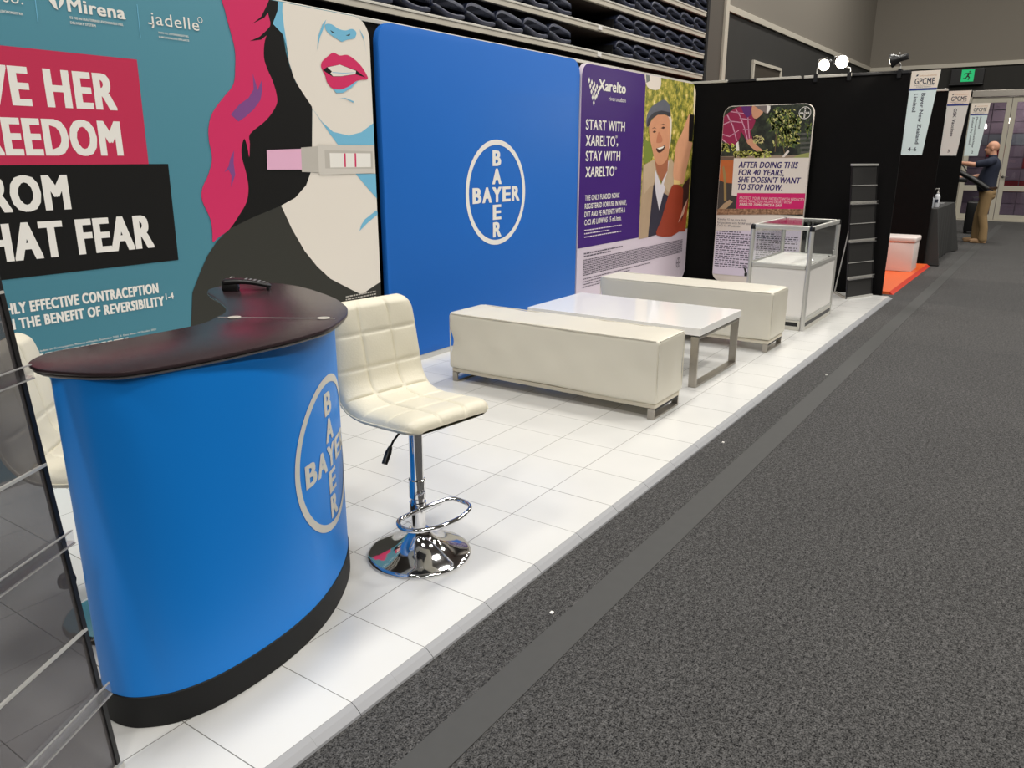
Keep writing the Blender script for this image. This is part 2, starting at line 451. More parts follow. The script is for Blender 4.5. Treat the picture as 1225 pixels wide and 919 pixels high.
# ================================================================== THE HALL
mb = MB(); mb.add([(-12, -14, 0), (27, -14, 0), (27, 8, 0), (-12, 8, 0)], [[0, 1, 2, 3]], M_CARPET)
struct(mb, 'floor')
M_CEIL = mat('ceiling_grey', (150, 146, 138), 0.9)
mb = MB(); mb.box((-12, -14, 8.0), (22.2, 8, 8.2), M_CEIL); struct(mb, 'ceiling')
M_CHAR = mat('charcoal_wall', (44, 43, 40), 0.9, vary=0.12, vscale=4)
M_GREYW = mat('grey_upper_wall', (126, 120, 110), 0.9)
M_TRIMW = mat('pale_trim', (190, 184, 170), 0.6)
XF = 22.0; YL = 4.45
mb = MB()
mb.box((11.95, YL, 0), (XF, YL + 0.25, 3.47), M_CHAR)
mb.box((11.95, YL, 3.55), (XF, YL + 0.25, 8.0), M_GREYW)
mb.box((11.95, YL - 0.01, 3.47), (XF, YL + 0.25, 3.55), M_GREYW)
struct(mb, 'wall_left')
mb = MB(); mb.box((10.95, YL, 0), (11.95, YL + 0.25, 8.0), mat('grey_pillar', (84, 79, 72), 0.9)); struct(mb, 'wall_pillar')
mb = MB(); mb.box((-12, 7.75, 0), (11.0, 8.0, 8.0), M_CHAR); struct(mb, 'wall_behind_seating')
mb = MB(); mb.box((10.95, YL + 0.25, 0), (11.2, 7.75, 8.0), M_CHAR); struct(mb, 'wall_return')
mb = MB(); mb.box((-12.2, -14, 0), (-12, 8, 8.0), M_GREYW); struct(mb, 'wall_rear')
mb = MB(); mb.box((-12, -14.2, 0), (22, -14, 8.0), M_GREYW); struct(mb, 'wall_right')
# pale trims
mb = MB(); mb.box((11.95, YL - 0.035, 3.47), (XF - 0.03, YL + 0.002, 3.56), M_TRIMW, 0.006); struct(mb, 'trim_1')
mb = MB(); mb.box((11.86, YL - 0.04, 0), (11.99, YL + 0.002, 8.0), M_TRIMW, 0.006); struct(mb, 'trim_2')
mb = MB(); mb.box((XF - 0.04, -14, 3.45), (XF + 0.002, YL - 0.001, 3.54), M_TRIMW, 0.006); struct(mb, 'trim_3')
# far wall with a door opening  (Y from -2.0 to 2.17)
DY0, DY1, DZ = -2.0, 2.20, 2.92
mb = MB()
mb.box((XF, DY1, 0), (XF + 0.25, YL + 0.25, 3.47), M_CHAR)
mb.box((XF, -14, 0), (XF + 0.25, DY0, 3.47), M_CHAR)
mb.box((XF, DY0, DZ), (XF + 0.25, DY1, 3.47), M_CHAR)
mb.box((XF, -14, 3.47), (XF + 0.25, YL + 0.25, 8.0), M_GREYW)
struct(mb, 'wall_far')
M_DFRAME = mat('door_frame_paint', (186, 180, 164), 0.5)
mb = MB()
mb.box((XF - 0.05, DY1 - 0.07, 0), (XF + 0.2, DY1, DZ), M_DFRAME, 0.005); mb.box((XF - 0.05, DY0, 0), (XF + 0.2, DY0 + 0.07, DZ), M_DFRAME, 0.005)
mb.box((XF - 0.05, DY0, DZ - 0.14), (XF + 0.2, DY1, DZ), M_STEEL, 0.005)
mb.box((XF - 0.06, DY0, 0), (XF + 0.2, DY1, 0.025), M_DFRAME, 0.004)
struct(mb, 'trim_4')
for i, (a, b) in enumerate(((1.325, 2.125), (0.515, 1.315), (-0.295, 0.505), (-1.105, -0.305))):
    t = bpy.data.objects.new('door_%d' % (i + 1), None); COL.objects.link(t); t.location = (XF, (a + b) / 2, 0.03); t['kind'] = 'structure'
    h = 2.74; w = (b - a) / 2; mb = MB()
    mb.box((0.0, -w, 0), (0.055, -w + 0.10, h), M_DFRAME, 0.004); mb.box((0.0, w - 0.10, 0), (0.055, w, h), M_DFRAME, 0.004)
    mb.box((0.002, -w + 0.1, 0), (0.053, w - 0.1, 0.12), M_DFRAME, 0.003); mb.box((0.002, -w + 0.1, h - 0.12), (0.053, w - 0.1, h), M_DFRAME, 0.003)
    mb.box((0.002, -w + 0.1, 0.66), (0.053, w - 0.1, 0.78), M_DFRAME, 0.003)
    mb.build('door_frame', t)
    mb = MB(); mb.box((0.024, -w + 0.1, 0.12), (0.03, w - 0.1, 0.66), M_DOORGLASS); mb.box((0.024, -w + 0.1, 0.78), (0.03, w - 0.1, h - 0.12), M_DOORGLASS)
    mb.build('door_pane', t)
    s = -1 if i % 2 == 0 else 1
    yy = s * (w - 0.05) if i % 2 == 0 else s * (w - 0.05)
    mb = MB(); mb.tube([(0, yy, 0.98), (-0.05, yy, 0.98), (-0.05, yy - s * 0.12, 0.98)], 0.011, M_CHROME, 8); mb.lathe([(0.025, 0), (0.025, 0.012)], (0, yy, 0.98), M_CHROME, 16, Matrix.Rotation(-math.pi / 2, 4, 'Y'))
    mb.build('door_handle', t)
# lobby behind the glass doors: wall of red and mauve blocks, mauve paints in the glass reflections
LOB = [mat('lobby_reflected_mauve', (132, 116, 130), 0.5), mat('lobby_grey', (120, 124, 132), 0.5), mat('lobby_red', (126, 24, 36), 0.5), mat('lobby_dusk', (104, 92, 106), 0.5)]
mb = MB(); rd = random.Random(5); XB = 24.6
mb.box((XB + 0.02, -4, 0), (XB + 0.1, 5, 4.0), LOB[3])
y = -4.0
while y < 5.0:
    w = 0.42; z = 0.0
    for r in range(9):
        h = 0.29
        if r < 6:
            k = 2 if (rd.random() < (0.4 if 2 <= r <= 4 else 0.08)) else rd.choice((0, 0, 3))
        else: k = 1 if r < 7 else 0
        mb.box((XB, y + 0.01, z + 0.01), (XB + 0.03, y + w - 0.01, z + h - 0.01), LOB[k]); z += h
    for r in range(4):
        mb.box((XB, y + 0.01, z + 0.01), (XB + 0.03, y + w - 0.01, z + 0.34), LOB[0]); z += 0.35
    y += w
struct(mb, 'wall_lobby')
mb = MB(); mb.box((XF + 0.25, -4, 3.6), (XB, 5, 3.7), M_GREYW); struct(mb, 'ceiling_lobby')
M_LAMPW = mat('lamp_glow_white', (255, 250, 240), 0.5, emit=(255, 246, 232), estr=6.0)
for i, (yy, zz, rr) in enumerate(((1.45, 2.30, 0.09), (1.98, 2.18, 0.06), (0.62, 2.18, 0.05))):
    mb = MB(); mb.lathe([(rr * 0.4, 0.1), (rr * 0.9, 0.04), (rr, 0.0), (rr * 0.8, -0.03)], (XB - 0.35, yy, zz), M_LAMPW, 20)
    mb.tube([(XB - 0.35, yy, zz + 0.1), (XB - 0.35, yy, 3.6)], 0.008, M_BLACK, 6)
    tag(mb.build('pendant_lamp', smooth=40), ('larger round white pendant lamp glowing behind the glass doors', 'small white pendant lamp behind the glass beside the third hanging sign', 'small white pendant lamp behind the right hand glass door leaf')[i], 'lamp', 'lobby pendant lamps')
area('lobby_light', (XF + 1.4, 0.8, 3.5), 2.5, 0.8, 60)
# framed dark panel high on the left wall
t = thing('notice_frame', 'pale framed dark panel high on the charcoal left wall', 'frame', (14.0, YL, 2.62))
mb = MB()
for lo, hi in (((-0.76, -0.04, 0.26), (0.76, 0, 0.31)), ((-0.76, -0.04, -0.31), (0.76, 0, -0.26)), ((-0.76, -0.04, -0.26), (-0.70, 0, 0.26)), ((0.70, -0.04, -0.26), (0.76, 0, 0.26))): mb.box(lo, hi, M_TRIMW, 0.004)
mb.build('frame', t); mb = MB(); mb.box((-0.70, -0.02, -0.26), (0.70, -0.003, 0.26), mat('brown_board', (58, 50, 40), 0.7)); mb.build('panel', t)
# exit sign
t = thing('exit_sign', 'green running man exit sign on black box above the glass doors', 'sign', (XF, 2.28, 3.08))
mb = MB(); mb.box((-0.08, -0.32, 0.0), (0, 0.36, 0.33), M_BLACK, 0.01); mb.box((-0.12, -0.33, -0.03), (0, 0.37, 0.0), M_BLACK, 0.006); mb.build('housing', t)
M_EXIT = mat('exit_green', (20, 150, 90), 0.5, emit=(20, 165, 100), estr=0.75)
mb = MB(); mb.box((-0.086, -0.12, 0.045), (-0.079, 0.14, 0.305), M_EXIT); mb.build('sign_face', t)
art = Art(lambda u, v, l: (-0.087 - l * 0.0003, 0.01 - u, 0.175 + v)); MD = M_BLACK
art.poly([(0.035 + 0.016 * math.cos(a * 0.52), 0.085 + 0.016 * math.sin(a * 0.52)) for a in range(12)], MD)
for P in ([(0.0, 0.06), (0.035, 0.065), (0.025, 0.0), (-0.015, -0.01)], [(-0.015, -0.01), (0.015, 0.005), (0.05, -0.04), (0.03, -0.1), (0.012, -0.1), (0.025, -0.045)], [(-0.015, 0.0), (0.008, -0.02), (-0.03, -0.07), (-0.085, -0.07), (-0.085, -0.05), (-0.04, -0.05)],
          [(0.0, 0.06), (-0.05, 0.055), (-0.075, 0.015), (-0.06, 0.01), (-0.04, 0.04), (0.0, 0.04)], [(0.03, 0.06), (0.055, 0.02), (0.085, 0.035), (0.08, 0.05), (0.058, 0.04), (0.04, 0.065)]): art.poly(P, MD)
art.build('running_figure', t)

# ================================================================== RETRACTED SEATING STAND
M_NOSE = mat('shade_mottled_nosing', (186, 180, 166), 0.5, 0.0, vary=0.16, vscale=1.6); M_DECKU = mat('brown_deck_underside', (44, 31, 24), 0.8)  # nosing's uneven tone paints in reflections and shadows of the seats
M_DARKV = mat('dark_void', (10, 10, 11), 0.9)
ROWS = [2.428 + 0.253 * k for k in range(5)]
ROWN = ['lowest', 'second lowest', 'third lowest', 'fourth lowest', 'topmost']
for k, z in enumerate(ROWS):
    t = thing('seating_tier', ROWN[k] + ' aluminium edged tier of the folded seating stand', 'seating tier', (7.0, 4.4, z), 0, 'folded seating tiers')
    mb = MB(); mb.box((-4.6, -0.21, 0), (3.56, -0.17, 0.042), M_NOSE, 0.003); mb.box((-4.6, -0.215, 0.0425), (3.56, -0.12, 0.062), M_ALUP, 0.003)
    mb.build('nosing', t)
    mb = MB(); mb.box((-4.6, -0.17, 0.006), (3.56, 0.45, 0.04), M_DECKU); mb.build('deck', t)
    if k < 2:
        mb = MB(); mb.box((0.66, -0.219, 0.012), (0.74, -0.2101, 0.055), M_WHITEP, 0.002); mb.build('row_plate', t, label='small white row plate')
t = thing('seating_skirt', 'black backing and end frame closing the folded seating stand', 'skirt', (7.0, 4.4, 0))
mb = MB(); mb.box((-4.6, 0.46, 0), (3.56, 0.50, 3.9), M_DARKV); mb.build('back_cloth', t)
mb = MB(); mb.box((3.62, -0.2, 0), (3.70, 0.5, 4.2), M_DARKV)
for z in (2.6, 2.9, 3.2, 3.5): mb.bar((3.60, -0.2, z), (3.60, -0.2, z + 0.25), 0.02, 0.03, M_BLACKM)
mb.build('end_frame', t)
M_SEATB = mat('navy_seat_plastic', (40, 46, 66), 0.42)
def seat_tree(name, label):
    s = thing(name, label, 'seat', group='folded bleacher seats')
    up = [(0.0, 0.078), (0.02, 0.125), (0.08, 0.150), (0.16, 0.148), (0.25, 0.136), (0.34, 0.120), (0.388, 0.108), (0.398, 0.080)]
    th = 0.034
    def wave(top):
        T = spline([(p[0], 0, p[1]) for p in top], 4); Bp = [(p.x, p.z - th * (0.75 + 0.4 * math.sin(math.pi * i / len(T)))) for i, p in enumerate(T)]
        return [(p.x, p.z) for p in T] + Bp[::-1]
    mb = MB(); mb.prism(wave(up), -0.02, 0.30, M_SEATB, 'y', bev=0.009, seg=2); mb.build('seat_back', s, smooth=45)
    lo = [(0.0, 0.078), (0.05, 0.074), (0.11, 0.058), (0.19, 0.038), (0.28, 0.032), (0.36, 0.038), (0.396, 0.036)]
    mb = MB(); mb.prism(wave(lo), -0.03, 0.30, M_SEATB, 'y', bev=0.009, seg=2); mb.build('seat_pan', s, smooth=45)
    mb = MB(); mb.box((-0.012, 0.02, 0.0), (0.008, 0.28, 0.10), M_DARKV, 0.004); mb.build('hinge_bracket', s)
    return s
ORD = ['first', 'second', 'third', 'fourth', 'fifth', 'sixth', 'seventh', 'eighth', 'ninth', 'tenth', 'eleventh', 'twelfth']
proto = None
for k, z in enumerate(ROWS[:4]):
    for side in (0, 1):
        for i in range(6 if side else 8):
            x = 8.095 + 0.421 * i if side else 7.155 - 0.421 * (i + 1)
            p = Vector((x + 0.2, 4.2, z + 0.08)) - CAM
            dep = p.dot(FWD); sx = IMW / 2 + FOC * p.dot(RIGHT) / dep; sy = IMH / 2 - FOC * p.dot(UP) / dep
            if sy < -18 or sx < 440: continue
            lab = 'folded navy seat, %s %s of the aisle gap on the %s seating row' % (ORD[i], 'right' if side else 'left', ROWN[k])
            if proto is None: proto = s = seat_tree('folded_seat', lab)
            else: s = copy_tree(proto); s['label'] = lab
            s.location = (x + 0.012, 4.225, z + 0.072)

# ================================================================== STAND FLOOR
PT = 0.03; PX0, PX1 = -3.0, 9.085
t = thing('stand_floor', 'raised glossy white tiled stand floor along the carpet aisle', 'flooring', (0, 0, 0))
mb = MB(); mb.box((PX0, 1.378, 0.0), (PX1, 3.70, PT), M_TILE); o = mb.build('tile_deck', t)
mb = MB(); M_RAMP = mat('grey_ramp_edge', (150, 151, 154), 0.45)
x = 0.033 - 3.03
while x < PX1 + 0.05:
    for (a, b) in ((x + 0.0010, x + 0.1512), (x + 0.1515, x + 0.3020)):
        b = min(b, PX1 + 0.002)
        if b - a < 0.01: continue
        pr = [(1.343, 0.001), (1.345, 0.008), (1.362, 0.022), (1.3775, PT), (1.3775, 0.001)]
        vs = [(a, p[0], p[1]) for p in pr] + [(b, p[0], p[1]) for p in pr]; n = 5
        mb.add(vs, [[0, 1, 2, 3, 4], [9, 8, 7, 6, 5]] + [[i, (i + 1) % n, (i + 1) % n + n, i + n] for i in range(n)], M_RAMP)
    x += 0.303
mb.build('ramp_edge', t)
mb = MB(); vs = [(PX1, 1.343, 0), (PX1 + 0.05, 1.343, 0.001), (PX1, 1.378, PT), (PX1, 3.7, PT), (PX1 + 0.05, 3.7, 0.001), (PX1, 3.7, 0), (PX1, 1.343, 0.001)]
mb.add(vs, [[0, 1, 2], [1, 4, 3, 2], [3, 4, 5], [0, 2, 3, 5], [0, 1, 4, 5]], M_RAMP); mb.build('end_ramp', t)

# tape strip and scraps on the carpet
M_TAPE = mat('grey_floor_tape', (76, 76, 75), 0.7, spec=0.2, vary=0.06, vscale=20)
mb = MB(); mb.box((-3, 1.032, 0.0), (20.8, 1.146, 0.0025), M_TAPE); tag(mb.build('floor_tape'), 'long dark grey tape strip running along the carpet', 'tape')
for (px, py, l) in ((865, 530, 'tiny white paper scrap on carpet beside the coffee table stretch'), (988.5, 449, 'tiny white paper scrap lying beside the grey tape strip'), (660, 734, 'tiny white paper scrap on carpet near the bar stool')):
    p = on_z(px, py, 0.0); mb = MB(); mb.box((-0.007, -0.006, 0.0005), (0.007, 0.006, 0.006), M_WHITEP, 0.002)
    tag(mb.build('paper_scrap', loc=p), l, 'scrap', 'paper scraps')

# ================================================================== PARTITION WALLS
def partition(lab, lo, hi, rails, along):
    t = thing('partition_wall', lab, 'partition', ((lo[0] + hi[0]) / 2, (lo[1] + hi[1]) / 2, 0))
    c = Vector(t.location); mb = MB(); mb.box(Vector(lo) - c, Vector(hi) - c, M_BLACKCLOTH); mb.build('cloth_panel', t)
    for (a, b, m) in rails:
        mb = MB(); z = hi[2]
        if along == 'x': mb.box(Vector((a, lo[1] - 0.008, z)) - c, Vector((b, hi[1] + 0.008, z + 0.028)) - c, m, 0.004)
        else: mb.box(Vector((lo[0] - 0.01, a, z)) - c, Vector((hi[0] + 0.01, b, z + 0.028)) - c, m, 0.004)
        mb.build('top_rail', t)
    return t
ZW = 2.262
partition('long black cloth partition behind the printed display panels', (-3, 3.80, 0), (9.24, 3.84, ZW), [(-3, 9.24, M_ALUP)], 'x')
partition('black cloth end partition carrying the spotlights', (9.25, 1.475, 0), (9.29, 3.86, ZW), [(1.48, 2.03, M_BLACKM), (2.035, 2.52, M_ALUP), (2.56, 3.04, M_ALUP), (3.05, 3.36, M_BLACKM), (3.37, 3.86, M_ALUP)], 'y')
partition('second black partition beyond the orange floor', (12.25, 1.475, 0), (12.29, 3.86, ZW + 0.02), [(1.48, 3.86, M_ALUP)], 'y')
partition('farthest black partition behind the third hanging sign', (15.2, 1.485, 0), (15.24, 3.86, ZW), [(1.485, 3.86, M_BLACKM)], 'y')
# uprights at the aisle ends
for X in (9.27, 12.27, 15.22):
    pass

# ================================================================== PRINTED DISPLAY PANELS
YP = 3.66
def uv(px, py):
    p = on_y(px, py, YP); return (p.x, p.z)
def panel(name, lab, x0, x1, z0, z1, r, face, edge, feet=True):
    cx = (x0 + x1) / 2
    t = thing(name, lab, 'display panel', (cx, YP, PT))
    P = rrect(x0 - cx, x1 - cx, z0 - PT, z1 - PT, r)
    mb = MB(); mb.prism(P, 0.0, 0.045, face, 'y', bev=0.004, seg=2)
    o = mb.build('fabric_face', t, smooth=30)
    mb = MB()
    mb.box((x0 - cx + 0.06, 0.005, 0.0), (x1 - cx - 0.06, 0.055, z0 - PT - 0.0005), M_ALU, 0.003)
    mb.build('base_rail', t)
    for s in (-0.3, 0.3):
        mb = MB(); mb.box((s * (x1 - x0) - 0.03, 0.056, 0.0), (s * (x1 - x0) + 0.03, 0.10, 0.012), M_ALU, 0.002); mb.build('foot_plate', t)
    A = Art(lambda u, v, l: (u - cx, -0.0015 - l * 0.00012, v - PT), rrect(x0 + 0.004, x1 - 0.004, z0 + 0.004, z1 - 0.004, r - 0.004))
    return t, A
def ptext(A, s, bl, br, tl, m, bold=0.02, shear=0.0, sub=0, conv=uv):
    a = conv(*bl); b = conv(*br); c = conv(*tl)
    A.text(s, a[0], a[1], b[0] - a[0], c[1] - a[1], m, bold, shear, math.atan2(b[1] - a[1], b[0] - a[0]) * 0, sub)

# --- teal panel with the illustrated woman
M_TEAL = mat('print_teal', (74, 130, 146), 0.55, spec=0.2, vary=0.02, vscale=1.5)
M_PINK = mat('print_raspberry', (190, 48, 82), 0.55, spec=0.2); M_HAIRP = mat('print_pink_hair', (206, 48, 98), 0.55, spec=0.2); M_SKINW = mat('print_pale_skin', (226, 219, 208), 0.55, spec=0.2)
M_SKY = mat('print_light_blue', (116, 182, 212), 0.55, spec=0.2); M_SHIRT = mat('print_dark_shirt', (54, 54, 49), 0.6, spec=0.2); M_PURP = mat('print_purple_brush', (126, 74, 136), 0.55, spec=0.2)
M_STICK = mat('print_stick_pink', (226, 176, 202), 0.5, spec=0.2); M_STG = mat('print_stick_grey', (204, 199, 190), 0.5, spec=0.2); M_STG2 = mat('print_stick_window_rim', (186, 181, 172), 0.5, spec=0.2)
xr = uv(457, 200)[0]
xl = uv(0, 100)[0] - 0.75
t, A = panel('poster_panel', 'teal display panel with illustrated pink haired woman and contraception slogan', xl, 3.802, 0.07, 2.255, 0.125, M_TEAL, M_TEAL)
def P_(*pts): return [uv(*p) for p in pts]
# slogan boxes
zt = uv(163.4, 71.3)[1]; zm = uv(177.6, 196.4)[1]; zb = uv(213.3, 310.9)[1]
u1 = uv(163.4, 71.3)[0]; u2 = uv(200.9, 196.4)[0]; ul = xl + 0.18
A.poly([(ul, zt), (u1, zt), (uv(177.6, 196.4)[0], zm), (ul, zm)], M_PINK)
A.poly([(ul, zm), (u2, zm), (uv(213.3, 310.9)[0], zb), (ul, zb)], M_PRINTBLACK)
ptext(A, 'GIVE HER', (59.3, 127), (138.2, 130.3), (54.4, 83.4), M_WHITE, 0.05, 0, 5)
ptext(A, 'FREEDOM', (9.5, 184.8), (145.7, 184.8), (7.5, 141.6), M_WHITE, 0.05, 0, 2)
ptext(A, 'FROM', (17.6, 252.6), (83.4, 250.8), (17, 211.5), M_WHITE, 0.05, 0, 2)
ptext(A, 'THAT FEAR', (96.9, 303.4), (182.9, 295.5), (92, 263.6), M_WHITE, 0.05, 0, 5)
ptext(A, 'HIGHLY EFFECTIVE CONTRACEPTION', (8.5, 376.8), (189.3, 350.3), (6.3, 364.2), M_WHITE, 0.05, 0, 3)
ptext(A, 'WITH THE BENEFIT OF REVERSIBILITY', (24.5, 393), (196.2, 365.5), (22.2, 381.0), M_WHITE, 0.05, 0, 5)
a = uv(198.5, 358.5); A.text('1-4', a[0], a[1], uv(207.5, 357)[0] - a[0], 0.03, M_WHITE, 0.03)
ptext(A, '1. Update on Contraception, Ministry of Health, December 2020  2. Data Sheet, 10 October 2021', (59.3, 418.8), (186.3, 393.8), (59.0, 416.6), M_WHITE, 0.0, 0, 10)
a = uv(46, 426); A.dashes(a[0], a[0] + 0.42, a[1], 0.008, M_WHITE, 3, 0.03)
# product names along the top
ptext(A, 'Mirena', (81.7, 13.2), (149.7, 23.4), (81.9, -2.5), M_WHITE, 0.035)
A.poly(P_((58.2, 0), (61, -8), (66, 0), (69.2, 12), (65, 9.5)), M_WHITE); A.poly(P_((70, 10.8), (70.5, 2), (74, -6), (76.5, -2), (75, 5)), M_WHITE)
ptext(A, '52 MG INTRAUTERINE LEVONORGESTREL', (83.5, 22.3), (147.3, 31.6), (83.2, 19.4), M_WHITE)
ptext(A, 'DELIVERY SYSTEM', (84.1, 28.4), (114.2, 32.0), (83.9, 25.4), M_WHITE)
for q in (((40.9, -4), (42.0, -4), (45.6, 26.5), (44.7, 26.5)), ((163.2, 5.2), (164.0, 5.3), (168.1, 45), (167.4, 45))): A.poly(P_(*q), M_SKY, nolayer=True)
ptext(A, 'jadelle', (180.5, 28.7), (238.5, 38.4), (226 - 46, 14.0), M_WHITE, -0.004)
A.poly(P_((177.0, 26.8), (183, 28.0), (183.2, 29.8), (177.2, 28.4)), M_WHITE, nolayer=True)
a = uv(239, 24); A.ring(a[0], a[1], 0.011, 0.014, M_WHITE, 20)
ptext(A, '2X75 MG LEVONORGESTREL', (189.3, 40.0), (225.6, 44.9), (189.1, 37.8), M_WHITE)
ptext(A, 'SUBCUTANEOUS IMPLANTS', (189.8, 45.2), (225.8, 49.5), (189.6, 43.0), M_WHITE)
ptext(A, 'so.', (4, 2.0), (27.6, 4.2), (4, -12), M_WHITE, 0.0)
ptext(A, 'LEVONORGESTREL', (0, 14.6), (27.6, 17.6), (0, 11.8), M_WHITE)
# woman
BOT = uv(234.7, 345)
A.poly(P_((338, -2), (337.5, 14), (339.6, 32.5), (342.4, 52.3), (345.3, 73.5), (351, 92), (360.8, 111.7), (373.4, 130), (373, 176), (372, 205), (366, 221.6), (353, 236.6), (336, 246), (349, 274), (380, 330), (433, 356), (460, 345), (470, 100), (460, 0), (400, -20)), M_SKINW)
A.poly(P_((318, -6), (332.7, -6), (331.8, 12.7), (327, 26), (338.3, 42.5), (341.6, 62), (345.8, 78), (353, 97.6), (372.9, 127.7), (372.9, 176.5), (371.8, 204.7), (366, 221.6), (353, 236.6), (336, 246), (300.4, 261), (274, 275), (262, 282), (268, 240), (282, 180), (300, 130), (300, 60)), M_PRINTBLACK)
A.poly(P_((332.5, -4), (331.8, 12.7), (326, 28.3), (338, 41), (343.3, 58.5), (342.4, 50), (339.6, 32.5), (337.5, 14), (338, -4)), M_SKY)
lp = [uv(*q) for q in ((336, 246), (349, 274), (364.3, 300.4), (379.3, 319), (395, 333.5), (423.9, 348.5), (433, 352.5))]
rp = [uv(*q) for q in ((440, 347), (449, 341), (460, 334))]
sl = [uv(*q) for q in ((228.4, 389.8), (229.9, 350), (240.3, 323), (247.8, 306), (259, 289), (274, 274), (300.4, 261))]
A.poly([(sl[0][0], 0.05)] + [(q.x, q.y) for q in [Vector((s[0], s[1])) for s in sl]] + [(q[0], q[1]) for q in lp] + [(q[0], q[1]) for q in rp] + [(3.9, 0.05)], M_SHIRT)
A.poly(P_((268, -8), (269, 13), (274, 32.7), (280.5, 58.8), (281, 81.7), (278.8, 101), (267.4, 116), (254.3, 134), (249.4, 150), (249.4, 166.7), (253.3, 189.5), (248.8, 209), (241.6, 225.5), (241.6, 240), (251, 261.4), (253.7, 277.8), (254.3, 289.5), (261, 284), (274, 274.5), (285.4, 258), (294.5, 241.8), (296.8, 225.5), (294.5, 209), (289.3, 189.5), (288.6, 176.5), (291.9, 166), (295.5, 176), (297.8, 188), (298.5, 172), (299, 160), (318, 143.8), (329.5, 127.5), (331, 116), (326.2, 98), (319.7, 83.3), (315.4, 68.6), (316.4, 49), (322.9, 30), (320, 14), (319.7, -6)), M_HAIRP, True, 4)
A.poly(P_((301.5, 28.5), (312, 20), (319, 6), (323, -4), (329, -4), (324, 10), (316, 21)), M_PRINTBLACK)
A.poly(P_((298.5, 49.2), (310, 44), (319, 36), (326, 27), (323, 39), (312, 47.5)), M_PRINTBLACK)
A.poly(P_((275.5, 137), (285, 145.5), (293, 140), (303, 131), (311, 120), (313.5, 108), (312.5, 96), (308, 108), (302, 88), (303, 107), (297, 117), (286, 125)), M_PURP)
A.poly(P_((268, 206), (273, 199), (275, 190), (279.5, 180), (279, 195), (281, 209), (276, 224), (276.5, 210), (273, 203)), M_PURP)
A.poly(P_((373, 129.5), (385, 146), (398, 157.7), (416.8, 162.2), (431.8, 158.2), (446, 147.5), (458, 135), (458, 173.5), (404, 173.5), (387, 150)), M_SKY)
A.poly(P_((425, 208), (449, 208), (462, 250), (450, 237), (439.4, 225)), M_SKY)
A.poly(P_((429.6, 276.5), (432, 269), (436, 262.5), (449.9, 251.6), (452, 256), (440, 266)), M_SKY)
A.poly(P_((389, 29), (396, 29), (404.7, 34.7), (413, 36.5), (420, 34.7), (424.5, 36.8), (425.9, 41), (423, 46), (416, 47.4), (411.7, 48.8), (408.2, 50), (404, 47.4), (396, 42.4), (390.5, 37.5), (388.4, 32.5)), M_SKY, True, 4)
for q in (((394.5, 36), (400.5, 39.5), (396.5, 39)), ((413, 42.5), (418.5, 40.5), (417.5, 43))): A.poly(P_(*q), M_SHIRT)
A.poly(P_((389.8, 23.3), (384.9, 29.7), (380.6, 42.4), (379, 60), (382.2, 45), (386.3, 34.5)), M_SKY)
A.poly(P_((429.4, 34.7), (434.4, 43.8), (437.9, 66.5), (435.5, 50)), M_SKY)
A.poly(P_((397.6, 105.5), (407.5, 107), (417.4, 102), (428, 96.5), (420, 105), (410, 111), (401.8, 111.5)), M_SKY)
A.poly(P_((383.5, 79), (384.9, 73.5), (392, 67), (398.3, 63), (406, 66.5), (414.6, 65.8), (423, 70.7), (431.5, 79), (438.6, 90.5), (439, 94.8), (433, 95.5), (425.9, 96.9), (417.4, 103), (407.5, 107), (397.6, 106), (391, 99), (388.4, 90.5), (385.6, 84.9)), M_HAIRP, True, 4)
A.poly(P_((385.6, 84), (390.5, 80.3), (406, 77.3), (425.9, 84.4), (436.8, 92.8), (424.5, 89), (407, 91.6), (397, 91.6)), M_PRINTBLACK)
A.poly(P_((391, 80.6), (406, 77.5), (425.4, 84.9), (424.5, 88.6), (407.5, 91.2), (397.6, 91.2), (394.8, 87.7), (396.4, 85.4)), M_SKINW)
A.poly(P_((397, 86.3), (410, 87.2), (424, 86.6), (424, 87.0), (410, 88.0), (397, 87.0)), M_SKY)
A.poly(P_((400.4, 119), (411.7, 117.7), (423, 123.3), (422, 121), (412, 117)), M_SKY)
A.poly(P_((318.4, 179.5), (361, 178), (361.2, 203), (319, 203)), M_STICK)
A.poly(P_((359.4, 176.5), (381, 175), (381, 206.5), (360.5, 205.8)), M_STG2)
A.poly(P_((379.3, 172.7), (447, 174.4), (447.6, 207), (381, 209.5)), M_STG)
A.poly(P_((387.5, 179.5), (445, 181), (445.5, 202), (388.5, 201.5)), M_STG2)
A.poly(P_((393.5, 183), (442.6, 183.5), (443, 200), (394.5, 200.5)), M_WHITE)
for x in (411.7, 424.2): A.poly(P_((x - 0.9, 183.4), (x + 1.0, 183.4), (x + 1.5, 199.9), (x - 0.4, 199.9)), M_HAIRP, nolayer=True)
for i in range(4):
    a = uv(413, 356 + i * 3.4); A.dashes(a[0], uv(449, 350)[0], a[1], 0.008, M_STG2, i, 0.02)
A.build('printed_artwork', t)

# --- blue panel with the round cross logo
t, A = panel('poster_panel', 'plain blue display panel with white round cross shaped word logo', 3.875, 6.395, 0.07, 2.255, 0.125, M_BLUE, M_BLUE)
lc = uv(592.5, 230); A.cross_logo((uv(557, 230)[0] + uv(628, 230)[0]) / 2, (uv(594, 167)[1] + uv(592, 293)[1]) / 2, uv(593.5, 167)[1] - uv(592, 293)[1], M_WHITE)
A.build('printed_logo', t)

